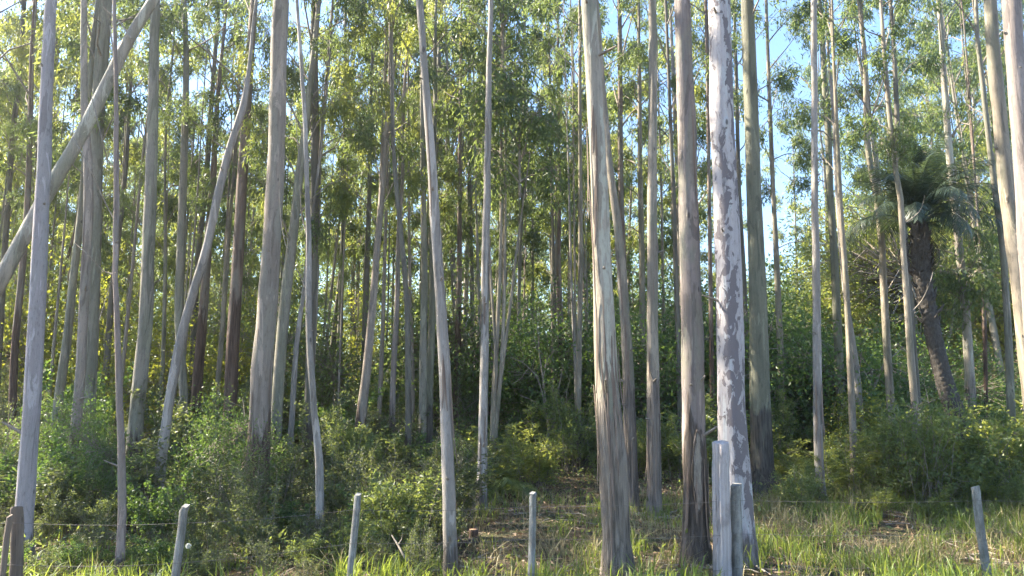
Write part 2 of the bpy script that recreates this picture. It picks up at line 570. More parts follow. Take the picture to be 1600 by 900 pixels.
def bushy(seed, H, Rm, nstem, ncl, lp, L, W, mat, base=0.12, stem_r=0.02, down=0.1, cl=0.22, flat=1.0):
    """(leaf mesh, stem mesh) of a shrub or bushy broadleaf tree: leaf clumps on forked stems."""
    rng = np.random.default_rng(seed)
    wood = MB()
    P, D = [], []
    lean = rng.normal(size=2) * 0.12 * H
    # lumpy outline: several sub-domes
    lobes = [(rng.normal(size=2) * Rm * 0.5, rng.uniform(0.55, 1.0)) for _ in range(5)]
    tips = []
    for k in range(ncl):
        lo, hh = lobes[rng.integers(5)]
        th = rng.random() * 2 * math.pi
        rr = Rm * 0.6 * math.sqrt(rng.random())
        x, y = lo[0] + rr * math.cos(th), lo[1] + rr * math.sin(th)
        top = H * hh * (1 - 0.45 * (rr / (Rm * 0.6)) ** 2)
        z = top * (base + (1 - base) * rng.random() ** 0.6)
        tips.append(np.array([x + lean[0] * z / H, y + lean[1] * z / H, z]))
    roots = [np.array([*(rng.normal(size=2) * Rm * 0.08), 0.0]) for _ in range(nstem)]
    mids = []
    for r0 in roots:
        m = r0 + np.array([*(rng.normal(size=2) * Rm * 0.25), H * rng.uniform(0.3, 0.55)])
        wood.tube([r0 - np.array([0, 0, 0.05]), r0 * 0.6 + m * 0.4 + rng.normal(size=3) * 0.02 * H, m], [stem_r, stem_r * 0.8, stem_r * 0.55], 5, False)
        mids.append(m)
    for tpt in tips:
        m = mids[int(np.argmin([np.linalg.norm(tpt - q) for q in mids]))]
        s = m if tpt[2] > m[2] * 0.6 else m * np.array([1, 1, 0.4])
        wood.tube([s, (s + tpt) / 2 + rng.normal(size=3) * 0.05 * H, tpt], [stem_r * 0.4, stem_r * 0.25, stem_r * 0.1], 3, False)
        n = max(3, int(lp * rng.uniform(0.5, 1.5)))
        c = tpt + rng.normal(size=(n, 3)) * cl * np.array([1, 1, 0.75 * flat])
        P.append(c)
        o = rand_dirs(n, rng, down) + (c - tpt) / cl * 0.5 + np.array([0, 0, 0.15])
        D.append(o)
    P = np.vstack(P)
    P[:, 2] = np.maximum(P[:, 2], 0.03)
    D = np.vstack(D)
    n = len(P)
    V, Q = leaves(P, D, L * rng.uniform(0.6, 1.3, n), W * rng.uniform(0.7, 1.3, n), rng)
    tint = np.repeat(rng.random(n), 4)
    return mesh_np('bush_leaves', V, Q, LM[mat], False, tint), wood.mesh('bush_stems', M_twig)


def shoots(seed, H, Rm, nst, lpst, L, W, mat, stem_r=0.008, spread=0.05, bare=0.15):
    """(leaf mesh, stem mesh) of a ragged understorey shrub: many leaning leafy shoots of uneven length."""
    rng = np.random.default_rng(seed)
    wood = MB()
    P, D = [], []
    for k in range(nst):
        r0 = np.array([*(rng.normal(size=2) * Rm * 0.22), 0.0])
        az = rng.uniform(0, 2 * math.pi)
        out = Rm * rng.uniform(0.15, 1.0)
        h = H * rng.uniform(0.3, 1.0) * (1.0 if rng.random() < 0.75 else 1.25)
        e = r0 + np.array([math.cos(az) * out, math.sin(az) * out, h])
        pts = []
        for f in np.linspace(0, 1, 6):
            q = r0 + (e - r0) * f
            q[2] = h * (1 - (1 - f) ** 1.5) * (1 - 0.12 * (out / Rm) * f)
            pts.append(q + rng.normal(size=3) * 0.025 * H * f)
        pts = np.array(pts)
        wood.tube(pts, np.linspace(stem_r, stem_r * 0.25, 6), 4, False)
        ends = [(pts, 1.0)]
        for q in range(rng.integers(2, 6)):
            i = rng.integers(1, 5)
            b = pts[i]
            td = rand_dirs(1, rng)[0]
            td[2] = abs(td[2]) * 0.6 + 0.25
            tp = b + td * H * rng.uniform(0.10, 0.28)
            tw = np.array([b, (b + tp) / 2, tp])
            wood.tube(tw, [stem_r * 0.5, stem_r * 0.35, stem_r * 0.15], 3, False)
            ends.append((tw, 0.35))
        if rng.random() < bare:
            continue
        for pl, share in ends:
            n = max(4, int(lpst * share * rng.uniform(0.5, 1.3)))
            f = (0.2 + 0.8 * rng.random(n) ** 0.8) * (len(pl) - 1.001)
            i = f.astype(int)
            c = pl[i] + (pl[i + 1] - pl[i]) * (f - i)[:, None] + rng.normal(size=(n, 3)) * spread
            P.append(c)
            o = rand_dirs(n, rng, 0.0)
            o[:, 2] = o[:, 2] * 0.5 + 0.1
            D.append(o)
    P = np.vstack(P)
    P[:, 2] = np.maximum(P[:, 2], 0.03)
    D = np.vstack(D)
    n = len(P)
    V, Q = leaves(P, D, L * rng.uniform(0.5, 1.35, n), W * rng.uniform(0.6, 1.3, n), rng)
    return mesh_np('shrub_leaves', V, Q, LM[mat], False, np.repeat(rng.random(n), 4)), wood.mesh('shrub_stems', M_twig)


CROWNS = {
    'mid': [gum_crown(100 + i) for i in range(6)],
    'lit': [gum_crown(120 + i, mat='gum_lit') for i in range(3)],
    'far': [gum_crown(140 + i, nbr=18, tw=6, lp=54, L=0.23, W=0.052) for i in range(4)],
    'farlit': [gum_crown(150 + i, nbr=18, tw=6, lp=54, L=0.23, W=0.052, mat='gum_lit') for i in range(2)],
    'thin': [gum_crown(160 + i, nbr=10, tw=6, lp=66, sparse=0.1) for i in range(3)],
}
CLUMPS = [gum_crown(180 + i, H=1.6, Rm=0.7, nbr=10, tw=5, lp=30, L=0.17, W=0.035) for i in range(3)]
BROAD = [bushy(200 + i, 6.0, 2.6, 3, 150, 62, 0.13, 0.065, 'broad', 0.10, 0.07, 0.3, 0.34) for i in range(4)]
SAPL = [bushy(220 + i, 6.0, 1.3, 1, 80, 36, 0.13, 0.06, ('fresh', 'yellow', 'gum', 'yellow')[i], 0.25, 0.035, 0.3, 0.30) for i in range(4)]
SHRUB = [shoots(240 + i, 1.7, 1.0, 26, (70, 95, 60, 110, 80)[i], (0.052, 0.085, 0.13, 0.048, 0.10)[i], (0.027, 0.040, 0.040, 0.027, 0.052)[i], ('shrub', 'shrub', 'fresh', 'shrub', 'broad')[i], 0.009, 0.05) for i in range(5)]
FRESH = [shoots(260 + i, 1.6, 1.0, 20, (80, 60, 75, 50)[i], (0.10, 0.13, 0.085, 0.15)[i], (0.040, 0.042, 0.038, 0.038)[i], ('fresh', 'gum_lit', 'fresh', 'gum_lit')[i], 0.009, 0.05) for i in range(4)]  # two variants take the sunlit leaf colour to lighten dark shrubs
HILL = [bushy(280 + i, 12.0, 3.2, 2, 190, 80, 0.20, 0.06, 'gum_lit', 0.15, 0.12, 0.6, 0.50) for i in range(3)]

# ------------------------------------------------------------------ eucalyptus trees, one by one
# path: (u, v, width) photo pixels from top to bottom, d: metres to the tree
TREES = [
    dict(d=11.0, bk='lilac', n=1, p=[(79, 0, 18), (66, 300, 22), (50, 600, 25), (38, 800, 26), (36, 870, 28)],
         lab='smooth pale lilac eucalyptus trunk rising behind the brown wooden fence post'),
    dict(d=14.6, bk='tan', n=1, p=[(133, 0, 10), (133, 150, 11), (139, 300, 14), (135, 420, 14), (125, 600, 14), (111, 740, 15), (106, 810, 16)],
         strips=3, lab='slim brown eucalyptus stem standing right against a wider grey-green trunk'),
    dict(d=18.5, bk='green', n=1, p=[(165, 0, 20), (151, 200, 22), (147, 330, 23), (142, 500, 24), (135, 680, 24), (131, 760, 25)],
         lab='wide grey-green eucalyptus trunk half hidden behind a slim brown stem'),
    dict(d=10.3, bk='pink', n=1, p=[(177, 0, 6), (180, 150, 7), (180, 300, 9), (179, 430, 8), (186, 600, 10), (190, 760, 12), (187, 880, 13)],
         lab='thin crooked pinkish-brown eucalyptus stem with bare twigs near the wire fence',
         br=[[(180, 262, 3), (168, 250, 3), (159, 215, 2.5), (143, 150, 2)], [(183, 350, 3), (166, 320, 3), (140, 262, 2.5), (114, 214, 2)],
             [(182, 428, 3), (162, 424, 2.5), (140, 400, 2), (117, 380, 1.5)], [(188, 470, 2), (176, 440, 2), (155, 500, 1.5)], [(184, 60, 2), (172, 30, 2), (150, -20, 1.5)]]),
    dict(d=16.5, bk='green', n=1, p=[(245, 0, 14), (237, 250, 17), (228, 480, 20), (217, 600, 22), (210, 690, 24), (206, 790, 25)],
         lab='straight pale grey-green eucalyptus trunk between a thin crooked stem and a leaning one'),
    dict(d=21, bk='green', n=1, p=[(287, 0, 9), (291, 80, 9), (289, 200, 11), (284, 350, 13), (280, 500, 14), (287, 620, 13), (284, 740, 14)],
         lab='slightly bent grey eucalyptus crossed low down by a slim leaning trunk'),
    dict(d=14, bk='grey', n=1, p=[(400, 20, 5), (391, 110, 7), (380, 170, 11), (352, 260, 12), (325, 380, 13), (300, 460, 13), (280, 540, 14), (263, 640, 14), (250, 740, 16), (243, 815, 17)],
         lab='slim grey eucalyptus leaning steeply in a long curve across its neighbours'),
    dict(d=20, bk='red', n=1, p=[(397, 0, 12), (388, 130, 14), (380, 250, 16), (372, 400, 18), (363, 550, 20), (358, 690, 20), (356, 750, 22)],
         lab='reddish-brown eucalyptus trunk just beside the thick tan one'),
    dict(d=14.3, bk='tan', n=1, p=[(438, 0, 24), (432, 150, 25), (428, 300, 27), (418, 470, 29), (408, 600, 31), (403, 720, 34), (400, 812, 37)],
         strips=5, lab='thick tan eucalyptus trunk with sunlit edge and reddish peeling base'),
    dict(d=25, bk='gold', n=0, p=[(360, 330, 6), (355, 400, 7), (347, 520, 8), (335, 660, 9), (332, 720, 9)],
         lab='narrow buff eucalyptus stem leaning a little between two reddish trunks'),
    dict(d=28, bk='dark', n=0, p=[(343, 0, 5), (335, 100, 7), (329, 180, 8), (322, 280, 9), (312, 380, 9), (305, 480, 9), (295, 700, 10)],
         lab='dark slender eucalyptus far behind the bent grey one'),
    dict(d=24, bk='red', n=0, p=[(333, 280, 10), (327, 350, 12), (318, 480, 14), (308, 600, 16), (303, 690, 16), (301, 730, 16)],
         lab='rusty red-brown eucalyptus trunk behind the foot of the curved leaning stem'),
    dict(d=19, bk='green', n=1, p=[(484, 140, 11), (478, 200, 12), (468, 270, 14), (460, 350, 15), (448, 450, 17), (438, 560, 18), (431, 680, 18), (428, 760, 19)],
         hb=5.0, lab='grey-green eucalyptus slanting out from behind the thick tan trunk'),
    dict(d=20, bk='dark', n=1, p=[(492, 0, 12), (490, 100, 14), (493, 250, 15), (491, 350, 15), (488, 450, 14), (484, 600, 15), (481, 750, 16)],
         hb=4.5, lab='dark upright eucalyptus trunk directly behind a thin wavering pale stem'),
    dict(d=12.6, bk='grey', n=1, p=[(464, 0, 5), (470, 80, 6), (476, 180, 7), (478, 250, 7), (481, 330, 8), (481, 420, 9), (483, 520, 10), (489, 620, 10), (499, 720, 12), (500, 840, 13)],
         lab='thin wavering pale grey eucalyptus stem with a loose vine-like side shoot',
         br=[[(482, 460, 3), (466, 425, 2.5), (452, 400, 2), (440, 350, 2), (437, 270, 2), (447, 180, 1.5), (437, 100, 1.5)], [(480, 370, 3), (471, 330, 3), (467, 250, 2), (460, 160, 1.5)]]),
    dict(d=19.5, bk='grey', n=0, p=[(480, 400, 5), (474, 460, 6), (463, 540, 8), (457, 640, 9), (450, 740, 10), (449, 760, 10)],
         lab='small curved grey eucalyptus stem at the foot of the dark upright trunk'),
    dict(d=20, bk='tan', n=1, p=[(610, 0, 7), (611, 80, 7), (607, 160, 8), (600, 230, 10), (597, 300, 10), (590, 380, 11), (583, 470, 12), (573, 580, 14), (563, 660, 16), (557, 750, 17)],
         hb=6.0, lab='pale eucalyptus with reddish lower bark leaning over a green thicket',
         br=[[(600, 186, 3), (591, 152, 2.5), (580, 122, 2)], [(603, 175, 3), (596, 140, 2), (594, 110, 1.5)]]),
    dict(d=18.6, bk='dark', n=0, p=[(612, 120, 5), (613, 200, 6), (617, 270, 7), (628, 380, 8), (636, 480, 9), (638, 640, 10), (636, 765, 11)],
         lab='dark wavy eucalyptus stem ending low in bright grass blades'),
    dict(d=22, bk='mauve', n=0, p=[(637, 80, 4), (630, 160, 5), (629, 280, 6), (623, 360, 7), (620, 480, 8), (614, 600, 9), (613, 735, 10)],
         lab='thin rough pinkish eucalyptus beside a dark wavy stem'),
    dict(d=28, bk='dark', n=0, p=[(579, 200, 6), (577, 300, 7), (573, 430, 9), (567, 600, 9), (563, 700, 9)],
         lab='dark thin eucalyptus behind the pale one that leans over the thicket'),
    dict(d=21, bk='green', n=0, p=[(659, 60, 7), (660, 200, 8), (661, 300, 9), (663, 430, 11), (661, 560, 12), (660, 745, 13)],
         lab='greenish eucalyptus, one of a close pair with a bright gap between'),
    dict(d=21.4, bk='olive', n=0, p=[(678, 250, 8), (676, 380, 9), (675, 500, 11), (671, 620, 12), (670, 745, 14)],
         lab='olive eucalyptus of a close pair, partly behind the bowed silver-grey trunk'),
    dict(d=10.05, bk='grey', n=1, p=[(656, 0, 11), (662, 80, 11), (667, 150, 12), (674, 250, 14), (683, 400, 15), (692, 540, 17), (697, 640, 18), (702, 740, 19), (704, 890, 21)],
         strips=4, lab='bowed silver-grey eucalyptus trunk rooted in grass by the dead branch'),
    dict(d=30, bk='dark', n=0, p=[(691, 0, 6), (685, 120, 7), (680, 300, 8), (678, 450, 8), (682, 700, 9)],
         lab='distant dark eucalyptus glimpsed above the bowed silver-grey trunk'),
    dict(d=25, bk='red', n=0, p=[(720, 110, 5), (718, 250, 6), (718, 380, 8), (717, 480, 9), (714, 600, 11), (713, 720, 12)],
         lab='straight eucalyptus with rusty lower bark between bowed trunk and mottled grey one'),
    dict(d=15.9, bk='grey', n=1, p=[(767, 0, 9), (766, 80, 9), (764, 180, 11), (762, 300, 12), (759, 400, 13), (757, 520, 13), (755, 640, 14), (754, 720, 15), (753, 795, 16)],
         strips=6, lab='mottled grey eucalyptus with peeling streaks standing behind the small cut stump'),
    dict(d=28, bk='red', n=0, p=[(872, 170, 5), (874, 300, 6), (873, 400, 7), (876, 500, 8), (877, 600, 9), (876, 700, 9)],
         lab='rusty thin eucalyptus in front of the bare dead bush'),
    dict(d=29, bk='dark', n=0, p=[(861, 200, 4), (862, 300, 4), (866, 420, 5), (867, 550, 6), (868, 700, 7)],
         lab='very thin dark eucalyptus touching a rusty thin one'),
    dict(d=23, bk='gold', n=0, p=[(906, 60, 5), (906, 150, 6), (907, 300, 7), (907, 400, 8), (905, 540, 9), (903, 640, 10), (903, 735, 10)],
         lab='slender buff eucalyptus standing close beside the thick shaggy-based trunk'),
    dict(d=10.0, bk='cream', n=1, strips=18, p=[(919, 0, 27), (925, 120, 28), (931, 250, 29), (937, 380, 31), (943, 500, 34), (948, 600, 38), (957, 720, 42), (963, 840, 42), (965, 892, 46)],
         lab='thick cream-grey eucalyptus with shaggy peeling bark on its lower trunk'),
    dict(d=15.6, bk='fibrous', n=1, strips=7, p=[(935, 60, 7), (945, 180, 9), (953, 270, 11), (962, 340, 13), (970, 430, 15), (977, 540, 17), (983, 650, 20), (988, 790, 21)],
         lab='leaning eucalyptus tucked close behind the thick shaggy-based trunk'),
    dict(d=26, bk='red', n=0, p=[(968, 0, 7), (969, 120, 8), (970, 280, 9), (974, 400, 9), (985, 620, 10), (988, 710, 10)],
         lab='reddish distant eucalyptus seen above the leaning shaggy one'),
    dict(d=26, bk='gold', n=0, p=[(999, 100, 6), (1000, 250, 8), (1002, 360, 9), (1003, 470, 9), (1004, 600, 10), (1005, 715, 10)],
         lab='buff eucalyptus partly hidden by a straight fibrous-based trunk'),
    dict(d=15.3, bk='fibrous', n=1, strips=7, p=[(1019, 0, 12), (1019, 150, 13), (1018, 280, 14), (1019, 400, 16), (1019, 520, 17), (1020, 640, 20), (1022, 795, 22)],
         lab='straight narrow eucalyptus with split fibrous bark on its lower half'),
    dict(d=24, bk='dark', n=0, p=[(1040, 0, 5), (1044, 100, 5), (1048, 200, 6), (1052, 300, 7), (1056, 420, 8), (1060, 560, 8), (1064, 725, 9)],
         lab='dark thin eucalyptus just beside the scarred mauve trunk'),
    dict(d=29, bk='gold', n=0, p=[(1034, 330, 4), (1036, 450, 5), (1040, 570, 7), (1041, 700, 7)],
         lab='very thin sunlit eucalyptus between fibrous trunk and scarred mauve trunk'),
    dict(d=11.0, bk='mauve', n=1, scar=1, p=[(1066, 0, 24), (1071, 150, 27), (1075, 300, 30), (1080, 450, 32), (1084, 600, 35), (1086, 720, 37), (1087, 865, 42)],
         strips=6, lab='mauve-brown eucalyptus trunk with a long oval scar near its foot'),
    dict(d=10.75, bk='spot', n=1, p=[(1124, 0, 33), (1128, 150, 35), (1133, 300, 37), (1137, 450, 39), (1140, 600, 41), (1145, 700, 44), (1152, 800, 48), (1154, 875, 52)],
         lab='pale eucalyptus trunk blotched with grey patches behind the tall wooden posts'),
    dict(d=18.6, bk='olive', n=1, p=[(1168, 0, 21), (1173, 150, 23), (1178, 300, 24), (1184, 450, 27), (1187, 600, 31), (1190, 680, 33), (1192, 765, 38)],
         lab='olive-green eucalyptus trunk with dark rough collar round its base'),
    dict(d=24, bk='red', n=0, p=[(1104, 40, 6), (1106, 150, 6), (1108, 300, 6), (1114, 700, 8)],
         lab='thin brown eucalyptus squeezed between the mauve and blotched trunks'),
    dict(d=26, bk='dark', n=0, p=[(1150, 100, 6), (1155, 300, 7), (1163, 450, 8), (1170, 700, 9)],
         lab='dark eucalyptus showing between the blotched trunk and the olive-green one'),
    dict(d=25, bk='gold', n=0, p=[(1197, 0, 5), (1201, 120, 6), (1204, 200, 7), (1208, 300, 7), (1213, 400, 9), (1217, 500, 10), (1221, 590, 11), (1224, 720, 12)],
         lab='slender buff eucalyptus against the open patch of sky', cr='thin',
         br=[[(1211, 390, 3), (1240, 378, 2), (1275, 380, 1.5), (1300, 386, 1)], [(1206, 250, 3), (1235, 240, 2), (1262, 255, 1.5)]]),
    dict(d=16, bk='grey', n=1, p=[(1273, 0, 10), (1273, 150, 10), (1274, 300, 11), (1276, 420, 12), (1277, 560, 13), (1280, 700, 14), (1284, 790, 15)],
         strips=4, lab='straight silvery eucalyptus trunk standing alone at the edge of the tall grass'),
    dict(d=25, bk='olive', n=0, p=[(1284, 30, 8), (1287, 110, 10), (1293, 190, 11), (1297, 300, 11), (1302, 380, 12), (1307, 480, 13), (1312, 590, 14), (1316, 700, 15)],
         lab='olive eucalyptus just behind the lone silvery trunk', cr='thin'),
    dict(d=19, bk='gold', n=0, p=[(1301, 40, 4), (1304, 120, 5), (1310, 250, 7), (1315, 350, 8), (1322, 440, 9), (1328, 560, 10), (1333, 680, 11), (1335, 745, 11)],
         lab='thin cream eucalyptus crossing in front of a paler twin', cr='thin'),
    dict(d=23, bk='grey', n=0, p=[(1303, 180, 6), (1308, 300, 7), (1320, 450, 8), (1335, 560, 11), (1342, 630, 12), (1348, 720, 13)],
         lab='pale leaning eucalyptus twin behind the thin cream stem', cr='thin', br=[[(1337, 592, 4), (1344, 570, 3), (1346, 550, 2)]]),
    dict(d=22, bk='gold', n=0, p=[(1342, 0, 6), (1352, 100, 8), (1354, 200, 9), (1360, 260, 10), (1370, 310, 10), (1377, 370, 10), (1381, 450, 11), (1387, 560, 12), (1392, 640, 12), (1396, 730, 12)],
         lab='gently bowed buff eucalyptus in front of the palm fronds', cr='thin'),
    dict(d=18, bk='gold', n=0, p=[(1376, 0, 5), (1382, 90, 7), (1392, 200, 8), (1400, 270, 8), (1407, 310, 9), (1412, 400, 9), (1418, 480, 10), (1424, 570, 11), (1430, 640, 11), (1433, 760, 11)],
         lab='thin yellowish eucalyptus stem with bare side twig before the palm trunk', cr='thin',
         br=[[(1424, 488, 3), (1440, 470, 2.5), (1452, 445, 2), (1458, 425, 1.5)], [(1410, 352, 3), (1437, 330, 2), (1445, 305, 1.5)], [(1424, 556, 2), (1400, 535, 1.5), (1385, 525, 1)]],
         ep=[(1400, 240, 0.55), (1412, 222, 0.45)]),
    dict(d=24, bk='dark', n=0, p=[(1391, 0, 6), (1397, 80, 7), (1401, 170, 8), (1408, 300, 9), (1440, 700, 10)],
         lab='dark eucalyptus high behind the palm crown', cr='thin'),
    dict(d=25, bk='cream', n=0, p=[(1466, 0, 7), (1470, 40, 8), (1474, 110, 9), (1479, 180, 10), (1484, 250, 11), (1494, 340, 12), (1500, 400, 12), (1508, 480, 13), (1515, 590, 15), (1520, 700, 16)],
         lab='cream eucalyptus with a leafy clump halfway up beside the palm', cr='thin', ep=[(1502, 440, 1.5), (1510, 470, 1.2)]),
    dict(d=14, bk='gold', n=1, p=[(1546, 0, 18), (1552, 100, 20), (1560, 180, 21), (1570, 270, 23), (1583, 370, 24), (1593, 450, 25), (1608, 580, 26), (1628, 780, 28)],
         lab='sunlit buff eucalyptus trunk bending outwards beyond the palm'),
    dict(d=11.2, bk='mauve', n=1, knot=1, p=[(1577, -40, 26), (1584, 60, 27), (1593, 180, 28), (1604, 320, 29), (1624, 600, 31), (1640, 860, 36)],
         lab='pinkish sunlit eucalyptus with a dark knot cut by the picture edge'),
    dict(d=20, bk='green', n=0, p=[(1527, 60, 7), (1534, 120, 8), (1545, 220, 8), (1555, 300, 9), (1565, 370, 10), (1571, 450, 10), (1576, 540, 11), (1580, 650, 12)],
         lab='mossy thin eucalyptus just inside the bending buff trunk'),
    dict(d=26, bk='red', n=0, p=[(1525, 300, 4), (1530, 370, 5), (1538, 500, 6), (1542, 690, 6)],
         lab='reddish thin stem on the slope between cream and mossy eucalyptus'),
    dict(d=25, bk='dark', n=0, p=[(37, 0, 6), (32, 100, 7), (20, 210, 8), (12, 320, 9), (5, 430, 9), (-10, 700, 10)],
         lab='dark eucalyptus slanting behind the foot of the diagonal fallen trunk'),
    dict(d=22, bk='red', n=0, p=[(55, 0, 6), (50, 80, 7), (47, 200, 8), (42, 330, 9), (32, 450, 10), (22, 560, 11), (18, 740, 12)],
         lab='reddish eucalyptus just outside the smooth lilac trunk'),
    dict(d=19, bk='green', n=0, p=[(136, 200, 9), (127, 330, 11), (115, 430, 12), (105, 530, 13), (92, 620, 14), (80, 755, 15)],
         lab='leaning grey-green eucalyptus between the lilac trunk and slim brown stem'),
    dict(d=26, bk='dark', n=0, p=[(206, 0, 5), (205, 110, 5), (200, 200, 6), (195, 280, 7), (176, 450, 9), (166, 580, 10), (160, 715, 10)],
         lab='dark slanting eucalyptus behind the thin crooked stem'),
    dict(d=30, bk='red', n=0, p=[(112, 380, 4), (90, 460, 5), (80, 560, 6), (72, 700, 7)],
         lab='rust-coloured far stem leaning between lilac trunk and grey-green one'),
    dict(d=33, bk='dark', n=0, p=[(540, 0, 5), (537, 250, 6), (533, 480, 7), (530, 690, 8)],
         lab='far dark eucalyptus in the leafy gap beside the wavering pale stem'),
    dict(d=34, bk='green', n=0, p=[(820, 0, 5), (818, 250, 5), (812, 420, 6), (806, 690, 7)],
         lab='far greenish eucalyptus in the wide leafy gap beside the mottled grey one'),
    dict(d=31, bk='dark', n=0, p=[(735, 0, 5), (733, 250, 6), (737, 420, 7), (740, 690, 7)],
         lab='far dark eucalyptus just short of the mottled grey trunk'),
]

TOP_H = {}


def trunk_mesh(ctrl, near, seed):
    """ctrl: rows x, y, z, radius in the tree's own space."""
    C = catmull(ctrl, 0.25 if near else 0.6)
    C[:, 3] = np.maximum(C[:, 3], 0.012)
    if near:
        r_ = np.random.default_rng(seed)
        for k_ in (0, 1):
            w_ = np.cumsum(r_.normal(size=len(C))) * 0.004
            C[:, k_] += w_ - np.linspace(w_[0], w_[-1], len(C))
        g_ = np.cumsum(r_.normal(size=len(C))) * 0.012
        C[:, 3] *= 1 + np.clip(g_ - np.linspace(g_[0], g_[-1], len(C)), -0.07, 0.07)
    zz = C[:, 2]
    C[:, 3] *= 1 + 0.42 * np.exp(-np.maximum(zz, 0) / 0.16)
    m = MB()
    m.tube(C[:, :3], C[:, 3], 20 if near else 9, True, 0.06 if near else 0.03, seed * 1.7)
    return m


def place_crown(root, pair, base, top, hs, rs, spin, leaf_name='crown', limb_name='branches'):
    leaf, limb = pair
    ax = Vector(top) - Vector(base)
    q = ax.to_track_quat('Z', 'Y').to_matrix().to_4x4()
    Mx = Matrix.Translation(Vector(base)) @ q @ Matrix.Rotation(spin, 4, 'Z') @ Matrix.Diagonal((rs, rs, hs, 1))
    for nm, me in ((limb_name, limb), (leaf_name, leaf)):
        o = link(nm, me, root)
        o.matrix_local = Mx


def px_polyline(pts, d, root_loc):
    """Photo polyline (u, v, width) at depth d as local points and radii, wandering a little in depth."""
    P, rad = [], []
    for i, (u, v, w) in enumerate(pts):
        q = at(u, v, d + 0.12 * math.sin(i * 2.1)) - root_loc
        P.append(q[:])
        rad.append(w * d / FPX / 2)
    return P, rad


